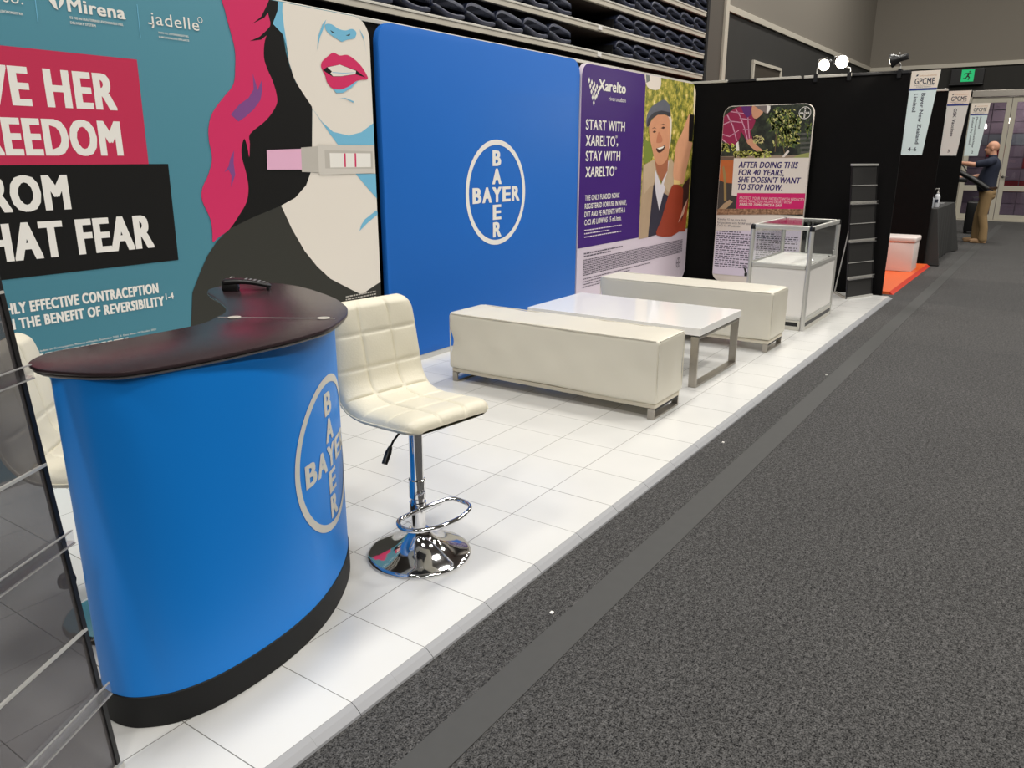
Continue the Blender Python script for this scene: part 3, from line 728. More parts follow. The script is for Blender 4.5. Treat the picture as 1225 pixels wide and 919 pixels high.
# --- purple panel with the smiling man
M_VIOLET = mat('print_violet', (62, 30, 112), 0.5, spec=0.2); M_LILAC = mat('print_lilac_white', (214, 202, 214), 0.5, spec=0.2); M_PTXT = mat('print_grey_text', (86, 80, 92), 0.6, spec=0.2)
t, A = panel('poster_panel', 'purple display panel with photo of smiling man in flat cap', 6.42, 9.055, 0.05, 2.245, 0.125, M_LILAC, M_VIOLET)
ub = (uv(773, 84)[0] + uv(764, 283)[0]) / 2; vb = uv(689, 298)[1]
A.poly([(6.3, vb), (ub, vb), (ub, 2.5), (6.3, 2.5)], M_VIOLET)
M_BUSH = foliage_mat('photo_bushes', [(52, 62, 22), (96, 104, 30), (150, 146, 44), (206, 186, 92), (236, 220, 160)], 11.0)
def q3(a, b): return uv(760 + a / 4.177, 80 + b / 4.177)
def Q3(*pts): return [q3(*p) for p in pts]
A.poly([(ub, vb), (9.2, vb), (9.2, 2.5), (ub, 2.5)], M_BUSH)
PH = lambda n, c: mat('photo_' + n, c, 0.5, vary=0.10, vscale=9)
A.poly(Q3((50, 10), (112, 20), (128, 60), (118, 112), (60, 100)), mat('photo_hazy_sky', (226, 216, 204), 0.5), True)
A.poly(Q3((50, 10), (70, 30), (72, 70), (55, 80)), PH('grey_leaf', (110, 116, 108)))
A.poly(Q3((45, 360), (75, 380), (95, 440), (60, 480), (40, 480)), PH('fern', (116, 132, 48)))
A.poly(Q3((300, 50), (314, 70), (300, 260), (290, 230), (292, 120)), mat('photo_pale_edge', (236, 218, 186), 0.5))
A.poly(Q3((40, 492), (95, 462), (112, 530), (130, 600), (160, 500), (175, 452), (204, 500), (200, 580), (165, 660), (110, 835), (60, 852), (15, 862), (25, 700)), PH('tan_jacket', (176, 152, 124)))
A.poly(Q3((95, 505), (128, 590), (150, 520), (160, 470), (172, 470), (150, 600), (118, 718), (100, 640)), mat('photo_white_shirt', (214, 210, 216), 0.5))
A.poly(Q3((92, 560), (103, 640), (118, 718), (140, 630), (165, 645), (108, 838), (62, 852), (74, 740)), PH('navy_vest', (42, 42, 58)))
A.poly(Q3((95, 470), (165, 445), (160, 520), (132, 574), (108, 530)), PH('neck', (168, 104, 74)))
A.poly(Q3((40, 492), (95, 462), (100, 505), (92, 590), (70, 600), (44, 636)), PH('collar', (190, 168, 140)))
A.poly(Q3((170, 455), (205, 500), (200, 590), (165, 630), (140, 588), (160, 520)), PH('collar_right', (190, 168, 140)))
A.poly(Q3((165, 240), (180, 262), (178, 345), (168, 410), (160, 330)), mat('photo_white_hair', (226, 214, 200), 0.5), True)
A.poly(Q3((68, 300), (85, 262), (120, 238), (164, 250), (172, 300), (170, 380), (164, 440), (148, 474), (120, 492), (98, 470), (85, 420), (72, 360)), PH('face', (208, 148, 112)), True)
A.poly(Q3((55, 295), (56, 245), (78, 203), (110, 178), (145, 165), (168, 190), (175, 225), (173, 252), (150, 238), (110, 240), (80, 262), (66, 297)), PH('cap', (94, 98, 108)), True, 4)
A.poly(Q3((55, 297), (62, 258), (90, 228), (130, 218), (174, 228), (173, 253), (150, 238), (110, 240), (80, 262), (66, 297)), mat('photo_cap_brim', (52, 54, 60), 0.5))
DK = mat('photo_dark_feature', (70, 40, 30), 0.5)
for q in (((84, 326), (94, 318), (104, 324), (94, 330)), ((126, 306), (138, 298), (150, 304), (138, 310)), ((80, 310), (92, 302), (106, 310), (92, 306)), ((124, 290), (138, 284), (152, 290), (138, 288))): A.poly(Q3(*q), DK, nolayer=True)
A.layer += 1
A.poly(Q3((112, 330), (120, 328), (134, 362), (128, 378), (106, 380), (104, 368)), PH('nose', (190, 122, 90)), True)
A.poly(Q3((103, 408), (125, 402), (146, 392), (142, 412), (124, 428), (110, 426)), DK, True)
A.poly(Q3((106, 407), (125, 402), (143, 395), (138, 405), (120, 414)), M_WHITE)
A.poly(Q3((272, 548), (262, 700), (215, 822), (222, 700), (236, 590)), PH('dark_sleeve', (62, 34, 30)))
A.poly(Q3((188, 588), (232, 602), (236, 645), (214, 826), (105, 842), (128, 765), (160, 655)), PH('red_sleeve', (150, 58, 34)), True, 3)
A.poly(Q3((214, 824), (240, 735), (264, 655), (248, 822)), PH('red_sleeve_right', (158, 64, 40)))
A.poly(Q3((212, 780), (240, 700), (262, 655), (240, 735)), mat('photo_strap', (206, 160, 140), 0.5))
A.poly(Q3((256, 262), (268, 236), (275, 242), (266, 300), (267, 372), (284, 380), (270, 440), (252, 520), (236, 584), (194, 566), (188, 520), (196, 440), (205, 384), (234, 322)), PH('hand', (218, 160, 124)), True, 4)
A.poly(Q3((270, 236), (292, 240), (290, 300), (284, 372), (264, 372), (266, 300)), mat('photo_phone', (24, 20, 20), 0.4))
A.poly(Q3((190, 562), (222, 570), (222, 588), (190, 588)), mat('photo_cuff', (226, 196, 128), 0.5))
# words
ptext(A, 'Xarelto', (715.9, 107.4), (747.6, 113.6), (715.9, 94.8), M_WHITE, 0.04)
ptext(A, 'rivaroxaban', (727.9, 120.3), (748, 123), (727.9, 115.2), M_WHITE, 0.0)
for r in range(5):
    for c in range(5 - r):
        du = 0.045 * c + 0.022 * r; a = uv(703, 93); cu = a[0] + 0.02 + du * 1.1; cv = a[1] - 0.02 - r * 0.046 - c * 0.014 * (1 if r < 3 else 0)
        A.poly([(cu, cv + 0.026), (cu + 0.018, cv), (cu, cv - 0.026), (cu - 0.018, cv)], M_WHITE, nolayer=True)
A.layer += 1
for s, bl, br, tl, bd in (('START WITH', (700.4, 154.8), (746.6, 157.7), (701, 142.7), 0.025), ('XARELTO', (700.2, 174.3), (735.0, 174.3), (700.4, 162), 0.025), (',', (737.0, 173.6), (738.8, 173.6), (737.0, 161.5), 0.0), ('\u00ae', (735.6, 165.2), (738.2, 165.2), (735.6, 162.2), 0.0), ('\u00ae', (734.6, 203), (737.2, 203), (734.6, 200), 0.0), ('STAY WITH', (700.2, 192.6), (741, 192.6), (700.4, 180.8), 0.025), ('XARELTO', (699.9, 211.9), (733.9, 210), (700, 200), 0.025),
                          ('THE ONLY FUNDED NOAC', (699.4, 239.9), (740.3, 236.9), (699.6, 233.8), 0.02), ('REGISTERED FOR USE IN NVAF,', (699.1, 250), (748.7, 245.7), (699.3, 243.9), 0.02), ('DVT AND PE PATIENTS WITH A', (698.8, 259.9), (747.1, 254.9), (698.9, 253.6), 0.02), ('CrCl AS LOW AS 15 mL/min.', (698.7, 269.6), (742.6, 263.7), (698.9, 263.2), 0.02)):
    ptext(A, s, bl, br, tl, M_WHITE, bd)
for i in range(3):
    a = uv(698.4, 276.5 + i * 4); A.dashes(a[0], uv(743 - (i == 1) * 14, 270)[0], a[1], 0.010, M_LILAC, 20 + i, 0.03)
v0 = uv(697.3, 311)[1]; v1 = uv(697.3, 331)[1]
for i in range(2):
    a = uv(698, 307.0 + i * 3.2); A.dashes(a[0], uv(744 - 14 * i, 300)[0], a[1] + 0.02, 0.011, M_PTXT, 40 + i, 0.04)
ur = uv(815.7, 296)[0]; ulft = uv(697.3, 320)[0]
for i in range(9):
    v = v0 + (v1 - v0) * i / 9 - 0.01; A.dashes(ulft, ur, v, 0.0085, M_PTXT, 60 + i, 0.03)
for i in range(4):
    v = v1 - 0.03 - i * 0.026; A.dashes(ulft, ulft + (1.5 if i == 0 else 1.0), v, 0.008, M_PTXT, 80 + i, 0.03)
a = uv(811, 314); A.cross_logo(a[0], a[1], 0.12, M_PTXT)
A.build('printed_artwork', t)

# --- garden panel on the end wall
XP = 9.04
def xv(px, py):
    p = on_x(px, py, XP); return (-p.y, p.z)
def q4(a, b): return xv(850 + a / 6.127, 120 + b / 6.127)
def Q4(*pts): return [q4(*p) for p in pts]
yL = -on_x(864, 160, XP).y; yR = -on_x(971.5, 160, XP).y; zT = on_x(915, 125.5, XP).z
M_CREAMP = mat('print_cream', (220, 211, 202), 0.5, spec=0.2)
t = thing('poster_panel', 'round cornered display panel with photo of woman gardening', 'display panel', (XP, -(yL + yR) / 2, PT))
cy_ = (yL + yR) / 2
mb = MB(); P = rrect(yL, yR, 0.04, zT, 0.10)
mb.prism([(-(p[0] - cy_), p[1] - PT) for p in P], 0.0, 0.035, M_CREAMP, 'x', bev=0.004); mb.build('fabric_face', t, smooth=30)
for q in (-0.39, 0.39):
    mb = MB(); mb.box((-0.06, q - 0.03, 0), (0.04, q + 0.03, 0.0095), M_ALU, 0.002); mb.build('foot_plate', t)
A = Art(lambda u, v, l: (-0.0015 - l * 0.00012, -(u - cy_), v - PT), rrect(yL + 0.006, yR - 0.006, 0.05, zT - 0.006, 0.095))
M_GARDEN = foliage_mat('photo_dark_garden', [(12, 16, 12), (26, 32, 24), (46, 54, 40), (70, 76, 58)], 9.0)
vs_ = q4(300, 832)[1]; vp = q4(300, 418)[1]
A.poly([(yL - 0.1, vs_), (yR + 0.1, vs_), (yR + 0.1, zT + .1), (yL - 0.1, zT + .1)], M_GARDEN)
M_STAIR = PH('grey_steps', (84, 84, 78))
for i in range(5): A.poly(Q4((640 + i * 6, 240 + i * 34), (760, 236 + i * 34), (760, 248 + i * 34), (640 + i * 6, 254 + i * 34)), M_STAIR, nolayer=True)
A.layer += 1
M_LEAFS = [PH('leaf_lime', (176, 178, 84)), PH('leaf_olive', (120, 132, 60)), PH('leaf_pale', (206, 202, 130)), PH('leaf_green', (78, 98, 50))]
rd = random.Random(3)
def leaves(n, cx, cy, rx, ry, ln, mats):
    for i in range(n):
        a = rd.uniform(0, 6.28); r = math.sqrt(rd.random()); x = cx + rx * r * math.cos(a); y = cy + ry * r * math.sin(a); an = rd.gauss(1.3, 0.7); l = ln * rd.uniform(0.6, 1.4)
        dx, dy = l * math.cos(an), l * math.sin(an); w = l * 0.18
        A.poly(Q4((x, y), (x + dx / 2 - dy * w / l, y + dy / 2 + dx * w / l), (x + dx, y + dy), (x + dx / 2 + dy * w / l, y + dy / 2 - dx * w / l)), rd.choice(mats), nolayer=True)
    A.layer += 1
for q in (((556, 390), (562, 390), (575, 150), (570, 150)), ((470, 380), (475, 380), (490, 170), (486, 170)), ((540, 390), (546, 390), (520, 250), (515, 250))): A.poly(Q4(*q), PH('trunk', (112, 92, 62)), nolayer=True)
leaves(120, 500, 150, 70, 110, 36, M_LEAFS[1:]); leaves(150, 590, 190, 62, 130, 38, M_LEAFS); leaves(40, 545, 290, 90, 50, 30, M_LEAFS); leaves(25, 715, 200, 30, 70, 30, M_LEAFS[1:2] + M_LEAFS[3:])
A.poly(Q4((40, 412), (740, 400), (740, 440), (40, 440)), PH('soil', (150, 132, 112)))
A.poly(Q4((640, 400), (740, 380), (740, 425), (600, 425)), PH('grass_right', (150, 154, 90)))
M_PLAID = PH('plaid_shirt', (146, 34, 76)); M_PLL = mat('photo_plaid_line', (206, 150, 176), 0.5)
A.poly(Q4((60, 290), (72, 160), (110, 108), (180, 58), (250, 36), (304, 46), (306, 110), (330, 150), (312, 200), (292, 228), (308, 280), (266, 302), (240, 250), (222, 225), (218, 270), (192, 322), (140, 332), (80, 290)), M_PLAID)
for q in (((80, 180), (150, 150), (232, 160), (232, 166), (150, 157), (80, 188)), ((72, 240), (140, 262), (210, 215), (210, 222), (140, 270), (72, 248)), ((120, 110), (160, 190), (190, 300), (197, 298), (168, 188), (128, 106)), ((180, 62), (215, 120), (245, 200), (270, 298), (277, 296), (252, 198), (222, 118), (187, 60)), ((215, 128), (300, 140), (300, 147), (215, 136)), ((240, 210), (300, 214), (300, 220), (240, 217)), ((270, 40), (272, 150), (282, 280), (289, 278), (279, 150), (277, 40)), ((75, 280), (120, 320), (126, 316), (75, 270)), ((150, 80), (250, 95), (250, 101), (146, 86))): A.poly(Q4(*q), M_PLL, nolayer=True)
A.layer += 1
A.poly(Q4((222, 40), (304, 46), (304, 100), (270, 130), (240, 90)), PH('purple_yoke', (92, 44, 110)))
A.poly(Q4((185, 320), (205, 300), (212, 370), (190, 372)), M_WHITE)
SK4 = PH('garden_skin', (206, 150, 120))
A.poly(Q4((264, 300), (304, 280), (340, 330), (388, 372), (382, 396), (345, 378), (300, 345)), SK4, True, 3)
A.poly(Q4((305, 44), (346, 38), (384, 78), (372, 108), (332, 136), (306, 112)), SK4, True, 3)
A.poly(Q4((318, 33), (380, 30), (432, 40), (440, 62), (418, 100), (388, 84), (352, 62)), PH('grey_hair', (120, 110, 108)), True, 3)
A.poly(Q4((415, 38), (440, 42), (438, 66), (420, 96), (410, 90)), M_WHITE)
leaves(46, 112, 335, 58, 30, 30, [M_LEAFS[2], M_LEAFS[0]] + [PH('lettuce', (206, 214, 96))]); leaves(60, 230, 385, 70, 22, 26, [M_LEAFS[2], M_LEAFS[0]]); leaves(40, 345, 275, 38, 26, 26, [M_LEAFS[2], PH('cream_flower', (222, 206, 150))]); leaves(60, 370, 385, 66, 24, 28, [M_LEAFS[2], MATS['photo_lettuce']])
A.poly(Q4((522, 418), (560, 372), (574, 366), (578, 378), (542, 418)), M_CREAMP)
A.poly(Q4((40, 415), (175, 415), (175, 440), (40, 440)), PH('bed_top', (104, 82, 70)))
A.poly(Q4((40, 440), (176, 440), (165, 612), (110, 604), (40, 575)), PH('terracotta', (184, 98, 48)))
A.poly(Q4((30, 580), (110, 604), (165, 610), (155, 700), (195, 700), (187, 835), (20, 840)), PH('shadow_rocks', (58, 54, 50)))
A.poly(Q4((30, 832), (95, 760), (140, 728), (165, 745), (120, 790), (80, 832)), PH('driftwood', (170, 144, 112)))
A.poly(Q4((88, 490), (100, 480), (116, 560), (118, 740), (100, 740), (98, 600)), PH('rope', (150, 126, 78)))
A.poly(Q4((30, 797), (700, 790), (700, 836), (20, 840)), foliage_mat('photo_gravel', [(92, 66, 46), (140, 104, 76), (186, 150, 118)], 40))
A.poly(Q4((172, 425), (732, 421), (706, 682), (198, 682), (195, 702), (155, 696)), M_CREAMP)
M_MAG = mat('print_magenta', (202, 40, 104), 0.5, spec=0.2); M_NAVY = mat('print_navy_violet', (52, 36, 98), 0.5, spec=0.2)
A.poly(Q4((197, 680), (701, 682), (694, 797), (187, 795)), M_MAG)
for s, bl, br, tl, m, bd, sh in (('AFTER DOING THIS', (207, 494), (640, 495), (210, 452), M_NAVY, 0.035, 0.2), ('FOR 40 YEARS,', (205, 548), (537, 548), (208, 507), M_NAVY, 0.035, 0.2), ("SHE DOESN'T WANT", (203, 601), (660, 603), (205, 561), M_NAVY, 0.035, 0.2), ('TO STOP NOW.', (200, 654), (525, 655), (203, 613), M_NAVY, 0.035, 0.2),
                            ('PROTECT YOUR NVAF PATIENTS WITH REDUCED', (213, 724), (686, 724), (215, 705), M_CREAMP, 0.01, 0.15), ('RENAL FUNCTION FROM STROKE WITH', (212, 747), (593, 747), (214, 729), M_CREAMP, 0.01, 0.15), ('XARELTO 15 MG ONCE A DAY.', (211, 770), (526, 770), (213, 752), M_CREAMP, 0.03, 0.15)):
    ptext(A, s, bl, br, tl, m, bd, sh, conv=q4)
def q5(a, b): return xv(840 + a / 5.104, 220 + b / 5.104)
for s, bl, br, tl in (('Xarelto 15 mg once daily', (94, 220), (270, 220), (94, 208)), ('for patients with NVAF and', (93, 241), (295, 241), (93, 228)), ('CrCl 15-49 mL/min', (92, 259), (232, 259), (92, 246))): ptext(A, s, bl, br, tl, M_PTXT, 0.01, conv=q5)
M_LAV = mat('print_lavender', (206, 196, 212), 0.5, spec=0.2)
A.poly([q5(84, 285), q5(606, 285), (q5(606, 285)[0], 0.12), (q5(84, 285)[0], 0.12)], M_LAV)
v = q5(90, 292)[1]; i = 0
while v > 0.2:
    w = q5(600, 300)[0] - q5(90, 300)[0]; rd2 = random.Random(i)
    A.dashes(q5(90, 300)[0], q5(90, 300)[0] + w * (0.47 if i % 7 else 0.3), v, 0.0125, M_PTXT, 200 + i, 0.035); A.dashes(q5(90, 300)[0] + w * 0.5, q5(90, 300)[0] + w * (0.98 if i % 5 else 0.7), v, 0.0125, M_PTXT, 300 + i, 0.035)
    v -= 0.0235; i += 1
a = q4(693, 92); A.cross_logo(a[0], a[1], 0.125, M_WHITE)
A.build('printed_artwork', t)

# ================================================================== BENCHES
def bench(lab, x0, x1, y0, y1, top, seed):
    w = x1 - x0; l = y1 - y0; H = top - PT
    t = thing('bench', lab, 'bench', ((x0 + x1) / 2, (y0 + y1) / 2, PT), 0, 'ivory vinyl benches')
    rd = random.Random(seed); ph = [rd.uniform(0, 6.28) for _ in range(8)]
    b = bmesh.new(); bmesh.ops.create_cube(b, size=1); zb = 0.092
    for v in b.verts: v.co = Vector((v.co.x * w, v.co.y * l, zb + (v.co.z + 0.5) * (H - zb)))
    bmesh.ops.bevel(b, geom=list(b.edges), offset=0.016, segments=3, profile=0.5, affect='EDGES')
    bmesh.ops.subdivide_edges(b, edges=[e for e in b.edges if e.calc_length() > 0.2], cuts=16, use_grid_fill=True)
    for v in b.verts:
        c = v.co; d = 0.0
        d = 0.005 * math.sin(c.y * 9 + ph[0] + c.z * 14) + 0.004 * math.sin(c.y * 23 + ph[1] - c.z * 19) + 0.003 * math.sin(c.x * 21 + c.y * 5 + ph[2])
        hz = (c.z - zb) / (H - zb); edge = min(1, (H - c.z) / 0.03 + 0.0) if c.z > H - 0.03 else 1
        if abs(c.x) > w / 2 - 0.018: c.x += d * (1 - abs(2 * hz - 1)) * 1.5 * (1 if c.x > 0 else -1) + 0.006 * (0.5 - hz) * (1 if c.x > 0 else -1)
        if abs(c.y) > l / 2 - 0.018: c.y += d * (1 - abs(2 * hz - 1)) * 1.5 * (1 if c.y > 0 else -1)
        if c.z > H - 0.018: c.z += 0.5 * d - 0.003
        if c.z < zb + 0.02: c.z += 0.003 * math.sin(c.y * 7 + ph[3])
    mb = MB(); mb.bm(b, M_BENCH); cov = mb.build('cover', t, smooth=50)
    mb = MB(); e = 0.0035
    for sx in (-1, 1):
        mb.tube([(sx * (w / 2 - 0.004), -l / 2 + 0.02, H - 0.005), (sx * (w / 2 - 0.003), 0, H - 0.006), (sx * (w / 2 - 0.004), l / 2 - 0.02, H - 0.005)], e, M_BENCH, 6)
        for sy in (-1, 1): mb.tube([(sx * (w / 2 - 0.010) + 0, sy * (l / 2 - 0.003), zb + 0.03), (sx * (w / 2 - 0.012), sy * (l / 2 - 0.001), H - 0.02)], e, M_BENCH, 6)
    for sy in (-1, 1): mb.tube([(-w / 2 + 0.02, sy * (l / 2 - 0.004), H - 0.005), (w / 2 - 0.02, sy * (l / 2 - 0.004), H - 0.005)], e, M_BENCH, 6)
    mb.build('piping', cov, smooth=60)
    mb = MB(); mb.box((-w / 2 + 0.012, -l / 2 + 0.012, 0.064), (w / 2 - 0.012, l / 2 - 0.012, 0.091), mat('bench_base_board', (206, 198, 180), 0.5), 0.004); mb.build('base_board', t)
    for sy in (-1, 1):
        yy = sy * (l / 2 - 0.035); mb = MB()
        mb.box((-w / 2 + 0.01, yy - 0.02, 0), (-w / 2 + 0.022, yy + 0.02, 0.0635), M_STEEL, 0.002); mb.box((w / 2 - 0.022, yy - 0.02, 0), (w / 2 - 0.01, yy + 0.02, 0.0635), M_STEEL, 0.002)
        mb.box((-w / 2 + 0.022, yy - 0.02, 0), (w / 2 - 0.022, yy + 0.02, 0.012), M_STEEL, 0.002); mb.box((-w / 2 + 0.022, yy - 0.02, 0.052), (w / 2 - 0.022, yy + 0.02, 0.0635), M_BLACKM, 0.001)
        mb.build('leg', t)
    return t
bench('long ivory vinyl bench nearer the bar stool, in front of the coffee table', 3.885, 4.255, 1.69, 3.155, 0.487, 1)
bench('long ivory vinyl bench farther back, between coffee table and glass showcase', 5.83, 6.215, 1.655, 3.10, 0.487, 2)

# ================================================================== COFFEE TABLE
t = thing('coffee_table', 'white gloss coffee table with brushed steel loop legs between benches', 'table', (5.015, 2.39, PT))
hw, hl = 0.385, 0.645; TH = 0.42 - PT
mb = MB(); mb.box((-hw, -hl, TH - 0.05), (hw, hl, TH), M_WHITEG, 0.002); mb.build('tabletop', t)
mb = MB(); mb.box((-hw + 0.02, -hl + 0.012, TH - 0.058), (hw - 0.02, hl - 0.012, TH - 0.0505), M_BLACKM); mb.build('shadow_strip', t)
for s in (-1, 1):
    y0 = s * (hl - 0.035); mb = MB(); a, b, th, wd_ = -hw + 0.008, hw - 0.008, 0.016, 0.026
    mb.box((a, y0 - wd_, 0), (a + th, y0 + wd_, TH - 0.0585), M_STEEL, 0.0015); mb.box((b - th, y0 - wd_, 0), (b, y0 + wd_, TH - 0.0585), M_STEEL, 0.0015)
    mb.box((a + th, y0 - wd_, 0), (b - th, y0 + wd_, th), M_STEEL, 0.0015); mb.box((a + th, y0 - wd_, TH - 0.0745), (b - th, y0 + wd_, TH - 0.0585), M_STEEL, 0.0015)
    mb.build('leg', t)

# ================================================================== SHOWCASE
SX0, SX1, SY0, SY1 = 6.765, 7.725, 1.645, 2.17
t = thing('display_showcase', 'aluminium framed glass showcase on white cabinet by the brochure stand', 'display case', ((SX0 + SX1) / 2, (SY0 + SY1) / 2, PT))
w, d = (SX1 - SX0) / 2, (SY1 - SY0) / 2; Hs = 0.905 - PT; p = 0.019; MZ = 0.565 - PT
for sx in (-1, 1):
    for sy in (-1, 1):
        mb = MB(); mb.tube([(sx * (w - p), sy * (d - p), 0), (sx * (w - p), sy * (d - p), Hs - 0.03)], p, M_ALU, 16); mb.build('corner_post', t, smooth=40)
        mb = MB(); mb.lathe([(p * 1.05, -0.03), (p * 1.1, -0.005), (p * 0.9, 0.008), (p * 0.4, 0.014)], (sx * (w - p), sy * (d - p), Hs - 0.014), M_BLACK, 16); mb.build('corner_cap', t, smooth=40)
for z, nm, hh in ((Hs - 0.02, 'top_rail', 0.034), (MZ, 'middle_rail', 0.036), (0.1, 'lower_rail', 0.03)):
    for s in (-1, 1):
        mb = MB(); mb.box((-w + 2 * p, s * (d - p) - 0.014, z - hh / 2), (w - 2 * p, s * (d - p) + 0.014, z + hh / 2), M_ALU, 0.006); mb.build(nm, t)
        mb = MB(); mb.box((s * (w - p) - 0.014, -d + 2 * p, z - hh / 2), (s * (w - p) + 0.014, d - 2 * p, z + hh / 2), M_ALU, 0.006); mb.build(nm, t)
for s in (-1, 1):
    mb = MB(); mb.box((-w + 2 * p, s * (d - p) - 0.004, 0.115), (w - 2 * p, s * (d - p) + 0.004, MZ - 0.019), M_WHITEP); mb.build('side_panel', t)
    mb = MB(); mb.box((s * (w - p) - 0.004, -d + 2 * p, 0.115), (s * (w - p) + 0.004, d - 2 * p, MZ - 0.019), M_WHITEP); mb.build('side_panel', t)
    mb = MB(); mb.box((-w + 2 * p, s * (d - p) - 0.003, MZ + 0.019), (w - 2 * p, s * (d - p) + 0.003, Hs - 0.038), M_GLASS); mb.build('glass_pane', t)
    mb = MB(); mb.box((-w + 2 * p, s * (d - p) - 0.013, 0), (w - 2 * p, s * (d - p) + 0.013, 0.084), M_ALUP, 0.003); o = mb.build('plinth', t)
    mb = MB(); mb.box((-w + 2 * p + 0.01, s * (d - p + 0.0133) - 0.001, 0.035), (w - 2 * p - 0.01, s * (d - p + 0.0133) + 0.001, 0.068), M_BLACK); mb.build('vent_slot', o)
    mb = MB(); mb.box((s * (w - p) - 0.013, -d + 2 * p, 0), (s * (w - p) + 0.013, d - 2 * p, 0.084), M_ALUP, 0.003); o = mb.build('plinth', t)
    mb = MB(); mb.box((s * (w - p + 0.0133) - 0.001, -d + 2 * p + 0.02, 0.035), (s * (w - p + 0.0133) + 0.001, -d + 2 * p + 0.16, 0.068), M_BLACK); mb.build('vent_slot', o)
mb = MB(); mb.box((-w + p - 0.003, -d + 2 * p, MZ + 0.019), (-w + p + 0.003, d - 2 * p, Hs - 0.038), M_GLASS); mb.build('glass_pane', t)
for (a, b, xo) in ((-d + 2 * p, 0.02, 0.0), (-0.02, d - 2 * p, -0.012)):
    mb = MB(); mb.box((w - p + xo - 0.003, a, MZ + 0.019), (w - p + xo + 0.003, b, Hs - 0.038), M_GLASS); g = mb.build('sliding_pane', t)
    mb = MB(); e = b if b > 0.1 else a
    mb.box((w - p + xo - 0.006, (a if b > 0.1 else b) - 0.008, MZ + 0.02), (w - p + xo + 0.006, (a if b > 0.1 else b) + 0.008, Hs - 0.038), M_ALU, 0.002); mb.build('pane_edge_strip', g)
mb = MB(); mb.box((-w + 2 * p, -d + 2 * p, Hs - 0.012), (w - 2 * p, d - 2 * p, Hs - 0.005), M_GLASS); mb.build('glass_lid', t)
mb = MB(); mb.box((-w + 2 * p, -d + 2 * p, MZ - 0.002), (w - 2 * p, d - 2 * p, MZ + 0.012), M_WHITEP); mb.build('deck_board', t)
mb = MB(); mb.box((-w + 0.03, d, 0.42), (-w + 0.055, d + 0.03, 0.45), M_BLACK, 0.004); mb.tube([(-w + 0.042, d + 0.02, 0.45), (-w + 0.042, d + 0.035, 0.49)], 0.008, M_BLACK, 8); mb.build('lock', t, label='small black lock on the rear edge')
for (x, y, z) in ((-w + 0.12, -d + p, MZ + 0.05), (w - 0.1, -d + p, MZ + 0.07), (w - 0.25, -d + p, MZ + 0.025)):
    mb = MB(); mb.lathe([(0.008, -0.008), (0.008, 0.008)], (x, y, z), M_CHROME, 12, Matrix.Rotation(math.pi / 2, 4, 'X')); mb.build('pane_clip', t)

# ================================================================== BROCHURE STANDS
M_MESH = smoke_mesh_mat('smoke_mesh_panel', (92, 88, 88), 0.50)
M_LEDGE = mat('ledge_edge', (150, 149, 148), 0.3)
M_MESHF = mat('dark_mesh_panel', (36, 35, 34), 0.6, vary=0.1, vscale=60)
def brochure_stand(lab, B, d, lean, W, panel_mat, H=1.335):
    """B bottom left corner, d unit direction along the bottom edge, lean offset of the top edge per metre"""
    t = thing('brochure_stand', lab, 'brochure stand', (B[0] + d[0] * W / 2, B[1] + d[1] * W / 2, PT), 0, None)
    d = Vector((d[0], d[1], 0)); n = Vector((-d.y, d.x, 0)); L = Vector((lean[0], lean[1], 0))
    def P(s, h, off=0.0): return d * (s - W / 2) + L * h - n * off + Vector((0, 0, h))
    def slab(s0, s1, h0, h1, o0, o1, m):
        mb = MB(); vs = [P(s0, h0, o0), P(s1, h0, o0), P(s1, h1, o0), P(s0, h1, o0), P(s0, h0, o1), P(s1, h0, o1), P(s1, h1, o1), P(s0, h1, o1)]
        mb.add(vs, [[0, 1, 2, 3], [7, 6, 5, 4], [0, 4, 5, 1], [1, 5, 6, 2], [2, 6, 7, 3], [3, 7, 4, 0]], m); return mb
    slab(0.006, W - 0.006, 0.02, H, -0.002, 0.002, panel_mat).build('mesh_panel', t)
    for s in (0.0, W - 0.013): slab(s, s + 0.013, 0.0, H, -0.006, 0.006, M_BLACK).build('side_frame', t)
    slab(0, W, H, H + 0.02, -0.012, 0.014, M_ALU).build('top_bar', t)
    slab(0, W, 0.0, 0.02, -0.012, 0.014, M_ALU).build('bottom_bar', t)
    for zl, zt_ in ((0.20, 0.365), (0.578, 0.76), (0.958, 1.14)):
        mb = slab(0.0, W + 0.004, zl, zl + 0.003, 0.0065, 0.0215, M_ACRYL)
        q = slab(0.0, W + 0.004, zl, zl + 0.026, 0.022, 0.025, M_ACRYL); mb.add(q.v, q.f, M_ACRYL)
        q = slab(0.0, W + 0.004, zl, zl + 0.026, 0.003, 0.006, M_ALUP if panel_mat is M_MESHF else M_ACRYL); mb.add(q.v, q.f, q.mats[0])
        q = slab(0.0, W + 0.004, zl - 0.003, zl - 0.0005, 0.020, 0.0255, M_LEDGE); mb.add(q.v, q.f, M_LEDGE)
        q = slab(0.0, W + 0.004, zl + 0.0265, zl + 0.029, 0.0215, 0.0255, M_LEDGE); mb.add(q.v, q.f, M_LEDGE)
        mb.build('pocket_ledge', t)
        slab(0.004, W - 0.004, zt_, zt_ + 0.006, 0.003, 0.009, M_ALU).build('pocket_rim', t)
    mid = W * 0.45
    mb = MB(); top = P(mid, H * 0.93, -0.012); foot = d * (0.258 - W / 2) + n * 0.33 + Vector((0, 0, 0.008)); mb.tube([top, foot], 0.007, M_ALU, 8); mb.build('rear_strut', t, smooth=40)
    mb = MB()
    for s in (-0.012, 0.03): mb.bar(d * (s - W / 2 + 0.015) + n * 0.02 + Vector((0, 0, 0.006)), foot + d * (s - 0.01) + Vector((0, 0, -0.002)), 0.012, 0.012, M_ALUP)
    mb.build('floor_brace', t)
    return t
